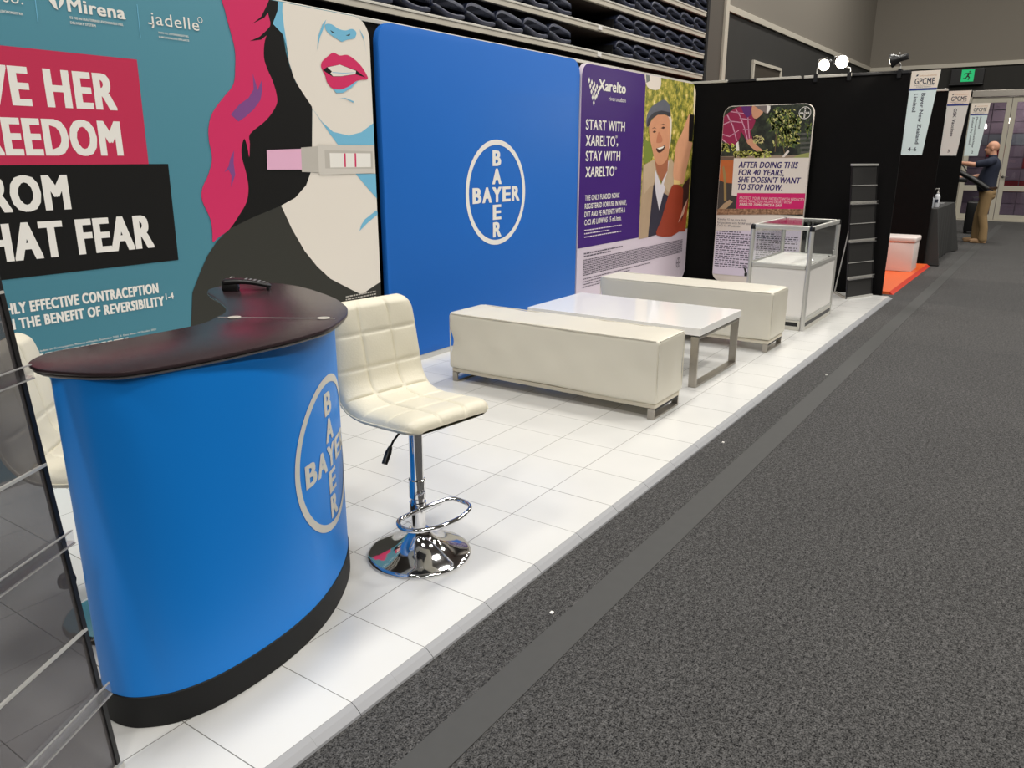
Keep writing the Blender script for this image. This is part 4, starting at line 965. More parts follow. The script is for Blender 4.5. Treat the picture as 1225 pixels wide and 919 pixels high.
brochure_stand('tall black brochure stand at the far end beside the showcase', (8.643, 1.71), (0.915, -0.404), (0.0345, 0.079), 0.425, M_MESHF)
brochure_stand('smoky see through brochure stand cut by the left edge of the photo', (0.758 - 0.445 * 0.887, 1.664 - 0.445 * 0.462), (0.887, 0.462), (0.0, 0.150), 0.445, M_MESH)

# ================================================================== COUNTER
CT = 0.985
t = thing('promotional_counter', 'curved blue promotional counter with dark top and white cross logo', 'counter', (1.35, 1.95, PT))
CO = Vector((1.35, 1.95, PT))
front = [(.90, 1.945), (.862, 1.908), (.842, 1.862), (.846, 1.80), (.874, 1.746), (.943, 1.690), (1.06, 1.658), (1.241, 1.662), (1.408, 1.698), (1.56, 1.765), (1.70, 1.858), (1.807, 1.964), (1.872, 2.08)]
rear = [(1.90, 2.22), (1.87, 2.36), (1.78, 2.42), (1.69, 2.38), (1.60, 2.20), (1.49, 2.06), (1.33, 1.985), (1.10, 1.955), (.98, 1.955)]
W_FULL = spline([(p[0], p[1], 0) for p in front + rear], 10, True)
W_FRONT = spline([(p[0], p[1], 0) for p in front], 12)
ARC = [0.0]
for a, b in zip(W_FRONT, W_FRONT[1:]): ARC.append(ARC[-1] + (b - a).length)
def wrap_pt(s, z, off):
    s = max(0.0, min(s, ARC[-1] - 1e-6)); i = 0
    while ARC[i + 1] < s: i += 1
    k = (s - ARC[i]) / (ARC[i + 1] - ARC[i]); p = W_FRONT[i].lerp(W_FRONT[i + 1], k)
    t0 = (W_FRONT[min(i + 1, len(W_FRONT) - 1)] - W_FRONT[max(i - 1, 0)]).lerp(W_FRONT[min(i + 2, len(W_FRONT) - 1)] - W_FRONT[i], k).normalized()
    n = Vector((t0.y, -t0.x, 0)); q = p + n * off
    return Vector((q.x, q.y, z)) - CO
M_WRAP = mat('counter_blue_wrap', (8, 132, 228), 0.45, spec=0.35)
M_PLINTH = mat('black_plinth_board', (24, 24, 24), 0.6, spec=0.3)
def scaled(P, off):
    out = []; n = len(P)
    for i in range(n):
        tt = (P[(i + 1) % n] - P[i - 1]).normalized(); out.append(P[i] + Vector((tt.y, -tt.x, 0)) * off)
    return out
mb = MB(); mb.prism([(p.x - CO.x, p.y - CO.y) for p in W_FULL], 0.122 - PT, CT - 0.020 - PT, M_WRAP); wrap = mb.build('wrap_panel', t, smooth=30)
mb = MB(); mb.prism([(p.x - CO.x, p.y - CO.y) for p in scaled(W_FULL, 0.003)], 0.0, 0.1215 - PT, M_PLINTH, bev=0.002, seg=1); mb.build('plinth', t, smooth=30)
_i0 = min(range(len(W_FRONT)), key=lambda i: (W_FRONT[i] - Vector((1.408, 1.698, 0))).length); ARC_SHIFT = ARC[_i0] - 0.766
A = Art(lambda u, v, l: wrap_pt(u, v, 0.0012 + 0.0003 * l)); M_LOGOG = mat('print_logo_grey', (214, 212, 204), 0.5, spec=0.2)
A.cross_logo(0.972 + ARC_SHIFT, 0.552, 0.50, M_LOGOG); A.build('printed_logo', wrap)
top = [(34, 433), (57.5, 422), (107.8, 412.5), (230, 389.8), (258.6, 379), (268, 374), (270, 367), (258, 356), (248, 350), (253, 345), (280, 340), (325, 338.5), (352, 341.5), (373.6, 346.7), (398.7, 355.7), (413, 365), (416, 371), (413, 379), (395, 391.6), (370, 400), (341, 407.8), (251.4, 427.5), (161.6, 443.3), (120, 446), (89.8, 445.5), (60, 443.5), (42, 440)]
TP = [on_z(a, b, CT) for a, b in top]
TPS = spline([(p.x, p.y, 0) for p in TP], 6, True)
M_TOP = mat('dark_laminate_top', (50, 38, 41), 0.27, spec=0.5, bump=0.05, bscale=300)
mb = MB(); poly = [(p.x - CO.x, p.y - CO.y) for p in TPS]
mb.prism(poly, CT - 0.010 - PT, CT - PT, M_TOP, bev=0.003, seg=2); topo = mb.build('countertop', t, smooth=30)
mb = MB(); ins = scaled(TPS, -0.006) if abs((scaled(TPS, -0.006)[10] - Vector((1.35, 1.95, 0))).length) < abs((TPS[10] - Vector((1.35, 1.95, 0))).length) else scaled(TPS, 0.006)
mb.prism([(p.x - CO.x, p.y - CO.y) for p in ins], CT - 0.0195 - PT, CT - 0.0103 - PT, mat('grey_edge_band', (120, 118, 118), 0.4), bev=0.003, seg=1); mb.build('edge_band', topo, smooth=30)
mb = MB(); s0 = on_z(258.6, 379.6, CT) - CO; s1 = on_z(410, 381.5, CT) - CO
s0 = s0 + (s1 - s0) * 0.015; s1 = s1 - (s1 - s0) * 0.06
mb.bar(s0 + Vector((0, 0, 0.0006)), s1 + Vector((0, 0, 0.0006)), 0.003, 0.0008, M_ALU); mb.build('fold_seam', topo)
for (a, b) in ((280.5, 380), (387, 381)):
    c = on_z(a, b, CT) - CO; mb = MB(); mb.lathe([(0.019, 0.0006), (0.019, 0.002), (0.012, 0.0024), (0.012, 0.0015), (0.006, 0.0015), (0.006, 0.0024), (0.001, 0.0024)], (c.x, c.y, c.z), M_ALUP, 24); mb.build('fold_hinge', topo, label='round pale metal hinge set into the top')
mb = MB(); c = on_z(97, 659, 0.45); c = Vector((0.842, 1.965, 0.40)) - CO; mb.lathe([(0.02, -0.01), (0.024, 0), (0.02, 0.01)], c, M_BLACK, 16, Matrix.Rotation(math.pi / 2, 4, 'X')); mb.build('cable_grommet', t)

# dark handheld device resting on the counter
a = on_z(265, 346.5, CT + 0.004); b = on_z(325.5, 345.5, CT + 0.004); ax = (b - a); Ld = ax.length; ang = math.atan2(ax.y, ax.x)
t = thing('remote_control', 'black handset with pale buttons lying on the dark counter top', 'remote control', ((a.x + b.x) / 2, (a.y + b.y) / 2, CT), ang)
def rem(u, v):
    x = (u - 0.5) * Ld; a_ = 2 * math.pi * v; hw_ = 0.026 * (0.8 + 0.2 * math.cos((u - 0.3) * 3)); e = min(1.0, min(u, 1 - u) * 14) ** 0.5
    zc = 0.030 - 0.016 * u + 0.010 * math.sin(math.pi * u); hh = (0.011 - 0.004 * u)
    cx_, sx_ = math.cos(a_), math.sin(a_); se = lambda q: math.copysign(abs(q) ** 0.6, q)
    return Vector((x, hw_ * se(cx_) * e, zc + hh * se(sx_) * e))
mb = MB(); mb.grid(lambda v, u: rem(u, v), 20, 24, M_BLACK, wrapu=True); mb.build('body', t, smooth=50)
mb = MB(); mb.box((-Ld * 0.47, -0.022, 0), (-Ld * 0.16, 0.022, 0.027), M_BLACK, 0.005); mb.box((Ld * 0.40, -0.014, 0), (Ld * 0.46, 0.014, 0.012), M_BLACK, 0.003); mb.build('foot', t, smooth=40)
M_KEY = mat('grey_keys', (120, 122, 124), 0.5)
for i in range(5):
    for j in (-1, 0, 1):
        u = 0.5 + i * 0.085; x = (u - 0.5) * Ld; z = 0.030 - 0.016 * u + 0.010 * math.sin(math.pi * u) + (0.011 - 0.004 * u) - 0.0008
        mb = MB(); mb.box((x - 0.004, j * 0.011 - 0.004, z), (x + 0.004, j * 0.011 + 0.004, z + 0.002), M_KEY, 0.0006); mb.build('button', t)
mb = MB(); x = -0.27 * Ld; z = 0.0480
for k in range(3):
    an = k * 2.1; mb.bar((x, 0, z), (x + 0.009 * math.cos(an), 0.012 * math.sin(an), z), 0.004, 0.0012, M_WHITE)
mb.build('printed_mark', t)

# ================================================================== BAR STOOLS
def stool(lab, loc, rz, SH=0.57):
    t = thing('bar_stool', lab, 'bar stool', loc, rz, 'cream quilted bar stools')
    HW = 0.2
    prof = spline([(0, -0.205, SH - 0.012), (0, -0.16, SH), (0, -0.05, SH - 0.006), (0, 0.06, SH - 0.010), (0, 0.135, SH + 0.008), (0, 0.185, SH + 0.065), (0, 0.205, SH + 0.15), (0, 0.225, SH + 0.25), (0, 0.250, SH + 0.36)], 10)
    arc = [0.0]
    for a_, b_ in zip(prof, prof[1:]): arc.append(arc[-1] + (b_ - a_).length)
    Lp = arc[-1]
    def at(tt):
        s = tt * Lp; i = 0
        while i < len(arc) - 2 and arc[i + 1] < s: i += 1
        k = (s - arc[i]) / (arc[i + 1] - arc[i]); p_ = prof[i].lerp(prof[i + 1], k); tg = (prof[min(i + 2, len(prof) - 1)] - prof[max(i - 1, 0)]).normalized()
        return p_, Vector((0, -tg.z, tg.y))
    R = 0.07
    def hwid(tt):
        d_ = min(tt, 1 - tt) * Lp
        return HW - (R - math.sqrt(max(0, R * R - (R - min(d_, R)) ** 2)))
    rows = 6.0
    def surf(u, v, side):
        tt = 0.002 + 0.996 * v; p_, nn = at(tt); x = (2 * u - 1); hw_ = hwid(tt)
        d_ = min(tt, 1 - tt) * Lp
        e = (max(0, 1 - abs(x) ** 7) ** 0.5) * min(1.0, (d_ / 0.03)) ** 0.5
        th = 0.030 * e
        if side > 0:
            gx = abs(math.sin(math.pi * 1.5 * (x + 1))); gt = abs(math.sin(math.pi * rows * tt))
            q = min(1, gx * 4.5) ** 0.6 * min(1, gt * 4.5) ** 0.6
            th = e * (0.026 + 0.006 * q + 0.003 * gx * gt)
        return p_ + Vector((x * hw_, 0, 0)) + nn * (th if side > 0 else -th * 0.8)
    mb = MB(); NU, NV = 61, 121
    mb.grid(lambda u, v: surf(u, v, 1), NU, NV, M_LEATHER); mb.grid(lambda u, v: surf(u, v, -1), NU, NV, M_LEATHER)
    so = mb.build('seat_shell', t, smooth=70)
    mb = MB(); loop = [at(k / 40)[0] + Vector((hwid(k / 40) * 1.002, 0, 0)) for k in range(1, 40)]; loop2 = [at(k / 40)[0] + Vector((-hwid(k / 40) * 1.002, 0, 0)) for k in range(39, 0, -1)]
    mb.tube(loop + loop2, 0.0035, M_LEATHER, 6, closed=True); mb.build('piping', so, smooth=60)
    mb = MB(); mb.box((-0.09, -0.09, SH - 0.055), (0.09, 0.09, SH - 0.034), M_BLACKM, 0.006); mb.build('seat_plate', t)
    mb = MB(); mb.tube([(0, 0, 0.30), (0, 0, SH - 0.056)], 0.0255, M_CHROME, 28); mb.build('gas_lift', t, smooth=40)
    mb = MB(); mb.tube([(0, 0, 0.06), (0, 0, 0.225)], 0.0265, M_CHROME, 28); mb.lathe([(0.0265, 0.225), (0.031, 0.23), (0.031, 0.298), (0.0265, 0.302)], (0, 0, 0), M_CHROME, 28); mb.build('sleeve', t, smooth=40)
    pr = [(0.19, 0.0), (0.192, 0.004), (0.190, 0.009), (0.18, 0.014), (0.15, 0.022), (0.115, 0.033), (0.085, 0.047), (0.062, 0.064), (0.047, 0.082), (0.037, 0.098), (0.036, 0.104), (0.030, 0.106)]
    mb = MB(); mb.lathe(pr, (0, 0, 0), M_CHROME, 64); mb.build('base_disc', t, smooth=50)
    fr = [(0.0, -0.028), (-0.06, -0.030), (-0.125, -0.042), (-0.148, -0.085), (-0.13, -0.14), (-0.06, -0.172), (0.0, -0.178), (0.06, -0.172), (0.13, -0.14), (0.148, -0.085), (0.125, -0.042), (0.06, -0.030)]
    mb = MB(); mb.tube(spline([(a_, b_, 0.185 if b_ < -0.05 else 0.19) for a_, b_ in fr], 6, True), 0.0085, M_CHROME, 12, closed=True); mb.lathe([(0.031, 0.165), (0.031, 0.21)], (0, 0, 0), M_CHROME, 24); mb.build('footrest', t, smooth=50)
    mb = MB(); mb.tube([(-0.02, -0.01, SH - 0.06), (-0.09, -0.02, SH - 0.068), (-0.125, -0.03, SH - 0.085), (-0.145, -0.035, SH - 0.105)], 0.004, M_BLACK, 8); lv = mb.build('height_lever', t, smooth=50)
    mb = MB(); mb.tube([(-0.141, -0.034, SH - 0.100), (-0.155, -0.038, SH - 0.118), (-0.178, -0.044, SH - 0.150)], [0.007, 0.0115, 0.010], M_BLACK, 12); mb.build('grip', lv, smooth=50)
    return t
stool('cream quilted bar stool on chrome disc base right of the counter', (1.985, 1.775, PT), math.radians(-8))
stool('cream quilted bar stool tucked behind the counter, seen through brochure stand', (1.15, 2.29, PT), math.radians(44), 0.545)

# ================================================================== HANGING AISLE SIGNS
M_SIGNB = mat('sign_pale_blue', (216, 230, 229), 0.45); M_SIGNG = mat('sign_pale_grey', (216, 217, 212), 0.45); M_SIGNH = mat('sign_cream_header', (234, 222, 208), 0.45)
M_SBLUE = mat('sign_blue_band', (34, 52, 130), 0.45); M_SINK = mat('sign_dark_ink', (34, 38, 58), 0.5); M_SOR = mat('sign_orange_ink', (196, 150, 100), 0.5)
def aisle_sign(lab, X, body, lines, num, yl=1.470, zb=1.47, zt=2.28):
    t = thing('aisle_sign', lab, 'sign', (X, yl, zb), 0, 'tapered aisle signs')
    h = zt - zb; wt, wb = 0.262, 0.196
    mb = MB(); mb.prism([(0, 0), (-wb, 0), (-wt, h), (0, h)], -0.004, 0.004, body, 'x'); mb.build('board', t)
    mb = MB(); mb.box((-0.006, 0.0, h - 0.2), (0.006, 0.004, h - 0.16), M_ALU); mb.build('bracket', t)
    A = Art(lambda u, v, l: (-0.0045 - l * 0.0003, -u, v))
    zs = h - 0.165
    wz = lambda z: wb + (wt - wb) * z / h
    A.poly([(0, zs), (wz(zs), zs), (wz(h), h), (0, h)], M_SIGNH)
    A.poly([(0, zs - 0.020), (wz(zs - 0.02), zs - 0.020), (wz(zs), zs), (0, zs)], M_SBLUE)
    A.text('GPCME', 0.040, h - 0.125, 0.178, 0.054, M_SINK, 0.022)
    A.poly([(0.042, h - 0.052), (0.052, h - 0.036), (0.068, h - 0.034), (0.060, h - 0.050)], M_SINK)
    A.text('conference', 0.075, h - 0.053, 0.075, 0.014, M_SOR, 0.0); A.text('academia', 0.152, h - 0.053, 0.078, 0.018, M_SOR, 0.01)
    A.text('General Practice Conference', 0.036, h - 0.141, 0.180, 0.009, M_SINK, 0.0); A.text('& Medical Exhibition', 0.062, h - 0.157, 0.13, 0.009, M_SINK, 0.0)
    A.build('printed_header', t)
    for (s, u, z0, ln, ch) in lines:
        A = Art(lambda u_, v_, l_: (-0.0045 - l_ * 0.0003, -u_, v_)); A.text(s, u, z0 - zb, ln, ch, M_SINK, 0.024, 0, -math.pi / 2); A.build('printed_line', t)
    A = Art(lambda u, v, l: (-0.0045 - l * 0.0003, -u, v)); A.text(num[0], num[1], 0.04, num[2], 0.037, M_SINK, 0.02); A.build('printed_number', t)
aisle_sign('tapered pale blue aisle sign nearest the camera numbered 4-6', 9.27, M_SIGNB, [('Bayer New Zealand', 0.118, 2.067, 0.488, 0.034), ('Limited', 0.050, 2.062, 0.172, 0.034)], ('4-6', 0.06, 0.078))
aisle_sign('tapered grey aisle sign numbered 3, middle of the three', 12.27, M_SIGNG, [('GSK Vaccines', 0.088, 2.06, 0.345, 0.036)], ('3', 0.086, 0.022))
aisle_sign('tapered pale blue aisle sign numbered 2 beside the person', 15.22, M_SIGNB, [('Nextmed', 0.142, 2.07, 0.176, 0.026), ('Pharmaceuticals New', 0.092, 2.07, 0.47, 0.026), ('Zealand Pty Limited', 0.042, 2.07, 0.42, 0.026)], ('2', 0.10, 0.024))

# ================================================================== SPOTLIGHTS ON THE END PARTITION
M_LENS = mat('spot_lens_glow', (255, 248, 236), 0.4, emit=(255, 238, 214), estr=14.0)
def spot(lab, Y, z, dirv, r, clipY, watt):
    t = thing('clip_spotlight', lab, 'spotlight', (9.27, clipY, ZW + 0.029), 0, 'clip on spotlights')
    o = Vector((9.27, clipY, ZW + 0.029)); c = Vector((9.22, Y, z)) - o; d = Vector(dirv).normalized()
    mb = MB(); mb.box((-0.035, -0.02, -0.07), (-0.0215, 0.02, 0.004), M_BLACK, 0.003); mb.box((-0.035, -0.02, 0.0), (0.035, 0.02, 0.014), M_BLACK, 0.003); mb.box((0.0215, -0.02, -0.05), (0.035, 0.02, 0.004), M_BLACK, 0.003); mb.build('clamp', t)
    back = c - d * 0.10
    side = d.cross(Vector((0, 0, 1))).normalized() * (r + 0.025)
    mb = MB(); mb.tube([(0, 0, 0.01), (0.0, 0, 0.05), c - d * 0.05 + side + Vector((0, 0, -0.02)), c - d * 0.05 + side * 1.0 + Vector((0, 0, 0.045)), c - d * 0.06 + Vector((0, 0, 0.055))], 0.007, M_ALU if watt > 0 and r > 0.05 else M_BLACK, 8); mb.build('arm', t, smooth=50)
    q = d.to_track_quat('Z', 'Y').to_matrix().to_4x4()
    mb = MB(); mb.lathe([(0.022, -0.15), (0.030, -0.148), (0.030, -0.07), (r * 0.8, -0.03), (r * 1.06, 0.0), (r * 1.06, 0.012), (r * 0.98, 0.012)], c, M_BLACK, 24, q); mb.build('lamp_housing', t, smooth=40)
    mb = MB(); mb.lathe([(0.001, 0.016), (r * 0.6, 0.02), (r * 0.97, 0.013), (r * 0.97, 0.0)], c, M_LENS, 24, q); mb.build('lens', t, smooth=60)
    l = bpy.data.lights.new('spot_beam', 'SPOT'); l.energy = watt; l.spot_size = 1.7; l.spot_blend = 0.7; l.shadow_soft_size = 0.05; l.color = (1, 0.92, 0.8)
    lo = bpy.data.objects.new('spot_beam', l); COL.objects.link(lo); lo.parent = t; lo.location = c + d * 0.06; lo.rotation_euler = (-d).to_track_quat('Z', 'Y').to_euler()
spot('glowing clip on spotlight, left of the facing pair on the black partition', 2.315, 2.385, (-0.93, 0.1, -0.25), 0.058, 2.40, 16)
spot('glowing clip on spotlight, right of the facing pair on the black partition', 2.14, 2.405, (-0.95, -0.05, -0.2), 0.064, 2.06, 16)
spot('clip on spotlight turned sideways near the 4-6 aisle sign', 1.655, 2.385, (0.06, 0.97, -0.22), 0.062, 1.58, 14)

# ================================================================== NEIGHBOUR STAND WITH ORANGE FLOOR
t = thing('orange_floor', 'bright orange stand floor in the neighbouring booth', 'flooring', (10.85, 2.5, 0))
mb = MB(); mb.box((-1.44, -1.075, 0), (1.38, 1.25, 0.03), mat('orange_floor_vinyl', (236, 104, 48), 0.4)); mb.build('floor_deck', t)
mb = MB(); vs = [(-1.44, -1.115, 0.0), (1.38, -1.115, 0.0), (1.38, -1.0755, 0.0), (-1.44, -1.0755, 0.0), (-1.44, -1.0755, 0.03), (1.38, -1.0755, 0.03)]
mb.add(vs, [[0, 1, 2, 3], [0, 4, 5, 1], [3, 2, 5, 4], [0, 3, 4], [1, 5, 2]], mat('red_edge_vinyl', (206, 58, 40), 0.4)); mb.build('edge_ramp', t)
t = thing('cube_ottoman', 'pale pink cube seat with overhanging lid on orange floor', 'ottoman', (11.42, 1.69, PT))
M_OTT = mat('pale_pink_vinyl', (232, 220, 214), 0.5)
mb = MB(); mb.box((-0.21, -0.21, 0), (0.21, 0.22, 0.368), M_OTT, 0.012); mb.build('body', t, smooth=40)
mb = MB(); mb.box((-0.225, -0.225, 0.37), (0.225, 0.235, 0.44), M_OTT, 0.022, 3); mb.build('lid', t, smooth=40)

# draped table of the third booth
TX0, TX1, TY0, TY1, TZ = 12.42, 14.46, 1.43, 2.05, 0.765
t = thing('folding_table', 'folding table hidden under the black cloth beyond the second partition', 'table', ((TX0 + TX1) / 2, (TY0 + TY1) / 2, 0))
hx, hy = (TX1 - TX0) / 2 - 0.01, (TY1 - TY0) / 2 - 0.01
mb = MB(); mb.box((-hx, -hy, TZ - 0.04), (hx, hy, TZ - 0.006), M_WHITEP, 0.004); mb.build('tabletop', t)
for sx in (-1, 1):
    for sy in (-1, 1):
        mb = MB(); mb.tube([(sx * (hx - 0.1), sy * (hy - 0.08), 0), (sx * (hx - 0.1), sy * (hy - 0.08), TZ - 0.041)], 0.014, M_BLACKM, 10); mb.build('leg', t)
M_CLOTH = mat('charcoal_tablecloth', (50, 50, 49), 0.9, vary=0.12, vscale=5)
per = []
cxm, cym = (TX0 + TX1) / 2, (TY0 + TY1) / 2
for a, b in (((TX0, TY0), (TX1, TY0)), ((TX1, TY0), (TX1, TY1)), ((TX1, TY1), (TX0, TY1)), ((TX0, TY1), (TX0, TY0))):
    n = 40 if abs(a[0] - b[0]) > 1 else 16
    for i in range(n): per.append((a[0] + (b[0] - a[0]) * i / n, a[1] + (b[1] - a[1]) * i / n))
mb = MB(); nper = len(per); NV = 14; vs = []; fs = []
for j in range(NV):
    k = j / (NV - 1)
    for i, (x, y) in enumerate(per):
        ex = min(abs(x - TX0), abs(x - TX1)); ey = min(abs(y - TY0), abs(y - TY1))
        crn = max(0, 1 - math.hypot(ex, ey) / 0.28)
        dx = (-1 if abs(x - TX0) < 1e-6 else (1 if abs(x - TX1) < 1e-6 else 0)); dy = (-1 if abs(y - TY0) < 1e-6 else (1 if abs(y - TY1) < 1e-6 else 0))
        if crn > 0.01: dx = (-1 if x < cxm else 1) * (0.5 if dx == 0 else 1); dy = (-1 if y < cym else 1) * (0.5 if dy == 0 else 1)
        off = 0.012 + k * (0.02 + 0.11 * crn + 0.014 * math.sin(i * 1.1))
        vs.append((x + dx * off, y + dy * off, TZ - k * (TZ - 0.012)))
for j in range(NV - 1):
    for i in range(nper): i2 = (i + 1) % nper; fs.append([j * nper + i, j * nper + i2, (j + 1) * nper + i2, (j + 1) * nper + i])
fs.append(list(range(nper)))
mb.add(vs, fs, M_CLOTH); o = mb.build('tablecloth', smooth=50); tag(o, 'charcoal cloth draped to the carpet over the table by partition two', 'tablecloth')
def bottle(lab, loc, h, r, body, pump):
    t = thing('pump_bottle', lab, 'bottle', loc)
    mb = MB(); mb.lathe([(r * 0.95, 0), (r, 0.008), (r, h * 0.55), (r * 0.8, h * 0.66), (r * 0.36, h * 0.70), (r * 0.36, h * 0.74)], (0, 0, 0), body, 20); b = mb.build('body', t, smooth=50)
    mb = MB(); mb.box((-r * 1.02, -r * 0.5, h * 0.25), (-r * 0.9, r * 0.5, h * 0.42), M_SINK); mb.build('printed_label', b)
    mb = MB(); mb.lathe([(r * 0.42, h * 0.741), (r * 0.42, h * 0.80), (r * 0.14, h * 0.81), (r * 0.14, h * 0.95), (r * 0.3, h * 0.955), (r * 0.3, h)], (0, 0, 0), pump, 14); mb.tube([(0, 0, h * 0.975), (0, r * 0.9, h * 0.97), (0, r * 1.0, h * 0.93)], r * 0.12, pump, 8); mb.build('pump', t, smooth=50)
bottle('white pump sanitiser bottle at the front of the dark table', (12.85, 1.49, TZ + 0.0005), 0.262, 0.036, mat('bottle_white', (224, 226, 232), 0.3), M_WHITEP)
bottle('shorter clear grey pump bottle just behind the white sanitiser', (12.66, 1.53, TZ + 0.0005), 0.20, 0.03, mat('bottle_clear_grey', (176, 180, 186), 0.2), M_ALUP)
t = thing('leaflet_pile', 'small grey pile of leaflets lying on the dark table', 'leaflets', (13.45, 1.53, TZ + 0.0005))
for k in range(4):
    mb = MB(); mb.box((-0.12 + 0.004 * k, -0.07, k * 0.008), (0.12 + 0.003 * k, 0.07, k * 0.008 + 0.0075), mat('leaflet_grey', (130, 130, 130), 0.5), 0.001); mb.build('leaflet', t)

# ================================================================== PERSON BY THE DOORS
def merged(mb, voxel, name, parent, m, smooth_it=4):
    me = bpy.data.meshes.new('raw'); me.from_pydata([tuple(p) for p in mb.v], [], mb.f)
    b = bmesh.new(); b.from_mesh(me); bmesh.ops.recalc_face_normals(b, faces=list(b.faces)); b.to_mesh(me); b.free()
    o = bpy.data.objects.new('raw', me); COL.objects.link(o)
    r = o.modifiers.new('r', 'REMESH'); r.mode = 'VOXEL'; r.voxel_size = voxel
    s_ = o.modifiers.new('s', 'SMOOTH'); s_.factor = 0.5; s_.iterations = smooth_it
    dg = bpy.context.evaluated_depsgraph_get(); dg.update()
    nm = bpy.data.meshes.new_from_object(o.evaluated_get(dg)); bpy.data.objects.remove(o); bpy.data.meshes.remove(me)
    nm.name = name; nm.materials.clear(); nm.materials.append(m)
    for p in nm.polygons: p.use_smooth = True; p.material_index = 0
    ob = bpy.data.objects.new(name, nm); COL.objects.link(ob); ob.parent = parent; return ob
def ell(mb, c, r, m, M=None):
    b = bmesh.new(); bmesh.ops.create_uvsphere(b, u_segments=24, v_segments=16, radius=1)
    T = Matrix.Translation(c) @ (M or Matrix.Identity(4)) @ Matrix.Diagonal((r[0], r[1], r[2], 1)); mb.bm(b, m, T)
def limb(mb, pts, rad, m, n=14, flat=None):
    mb.tube(pts, rad, m, n, flat=flat)
    for p_, r_ in zip(pts, rad): ell(mb, p_, (r_, r_, r_), m)
pf = on_z(1169, 290.5, 0.0)
t = thing('person', 'bald person in navy polo shirt and khaki trousers holding dark gear', 'person', (pf.x + 0.03, pf.y - 0.03, 0), 0)
M_SKIN = mat('skin', (206, 152, 124), 0.5); M_POLO = mat('navy_polo', (34, 40, 58), 0.85, vary=0.1, vscale=12); M_KHAKI = mat('khaki_cotton', (148, 122, 84), 0.85, vary=0.12, vscale=10); M_SHOE = mat('tan_suede', (158, 126, 92), 0.8)
X_ = M_SKIN; mb = MB()
hc = Vector((0.0, 0.035, 1.600))
ell(mb, hc + Vector((0, -0.012, 0.022)), (0.074, 0.096, 0.092), X_)          # skull
ell(mb, hc + Vector((0, 0.035, -0.045)), (0.055, 0.058, 0.072), X_)          # face and jaw
ell(mb, hc + Vector((0, 0.070, -0.092)), (0.026, 0.024, 0.020), X_)          # chin
limb(mb, [hc + Vector((0, 0.083, 0.008)), hc + Vector((0, 0.106, -0.034))], [0.009, 0.013], X_, 8)   # nose
ell(mb, hc + Vector((0, 0.078, 0.022)), (0.048, 0.014, 0.012), X_)           # brow
ell(mb, hc + Vector((0, 0.086, -0.062)), (0.024, 0.010, 0.010), X_)          # lips
for sx in (-1, 1): ell(mb, hc + Vector((sx * 0.076, -0.008, -0.012)), (0.010, 0.020, 0.032), X_)
limb(mb, [Vector((0, 0.0, 1.40)), Vector((0, 0.015, 1.53))], [0.066, 0.056], X_)
limb(mb, [Vector((0, 0.0, 1.02)), Vector((0, 0.0, 1.30))], [0.10, 0.12], X_)
def arm(sx, sh, el, wr, fdir):
    limb(mb, [sh, el], [0.050, 0.040], X_); limb(mb, [el, el.lerp(wr, 0.35), wr], [0.040, 0.041, 0.026], X_)
    f = (fdir).normalized(); up_ = Vector((0, 0, 1)); sd = f.cross(up_).normalized()
    palm = wr + f * 0.05; limb(mb, [wr, palm, wr + f * 0.085], [0.025, 0.030, 0.028], X_, 12, 0.6)
    for i, (o_, ln) in enumerate(((0.030, 0.068), (0.010, 0.078), (-0.010, 0.072), (-0.030, 0.056))):
        a_ = wr + f * 0.085 + up_ * o_; b_ = a_ + f * ln * 0.5; c_ = b_ + (f * 0.4 - sd * sx * -0.9).normalized() * ln * 0.5
        limb(mb, [a_, b_, c_], [0.010, 0.009, 0.008], X_, 8)
    a_ = wr + f * 0.03 + up_ * 0.025; limb(mb, [a_, a_ + (f * 0.6 + up_ * 0.5 - sd * sx * -0.5).normalized() * 0.035, a_ + (f * 1.0 + up_ * 0.45 - sd * sx * -0.7).normalized() * 0.062], [0.012, 0.011, 0.009], X_, 8)
arm(-1, Vector((-0.185, 0.0, 1.375)), Vector((-0.235, 0.255, 1.325)), Vector((-0.165, 0.50, 1.355)), Vector((0.25, 1, 0.03)))
arm(1, Vector((0.185, 0.0, 1.375)), Vector((0.25, 0.13, 1.13)), Vector((0.13, 0.40, 1.10)), Vector((-0.2, 1, 0.03)))
merged(mb, 0.0075, 'body', t, M_SKIN, 3)
mb = MB()
TOR = [(0.875, 0.150, 0.120, 0.01), (0.89, 0.168, 0.140, 0.02), (1.00, 0.172, 0.152, 0.035), (1.10, 0.176, 0.152, 0.035), (1.20, 0.184, 0.140, 0.015), (1.30, 0.192, 0.125, -0.01), (1.37, 0.185, 0.105, -0.015), (1.415, 0.140, 0.085, -0.012), (1.44, 0.085, 0.072, 0.0)]
TS = spline([(a_[1], a_[2], a_[0]) for a_ in TOR], 4); TC = spline([(a_[3], 0, 0) for a_ in TOR], 4)
k0 = len(mb.v); n_ = 36; vs = []; fs = []
for p_, c_ in zip(TS, TC):
    for i in range(n_): vs.append((p_.x * math.cos(6.28318 * i / n_), c_.x + p_.y * math.sin(6.28318 * i / n_), p_.z))
for j in range(len(TS) - 1):
    for i in range(n_): fs.append([j * n_ + i, j * n_ + (i + 1) % n_, (j + 1) * n_ + (i + 1) % n_, (j + 1) * n_ + i])
fs.append(list(range(n_))[::-1]); fs.append([(len(TS) - 1) * n_ + i for i in range(n_)]); mb.add(vs, fs, M_POLO)
limb(mb, [Vector((0, 0, 1.40)), Vector((0, 0.008, 1.46))], [0.078, 0.066], M_POLO)
limb(mb, [Vector((-0.16, -0.01, 1.39)), Vector((-0.20, 0.04, 1.365)), Vector((-0.225, 0.19, 1.335))], [0.070, 0.070, 0.060], M_POLO)
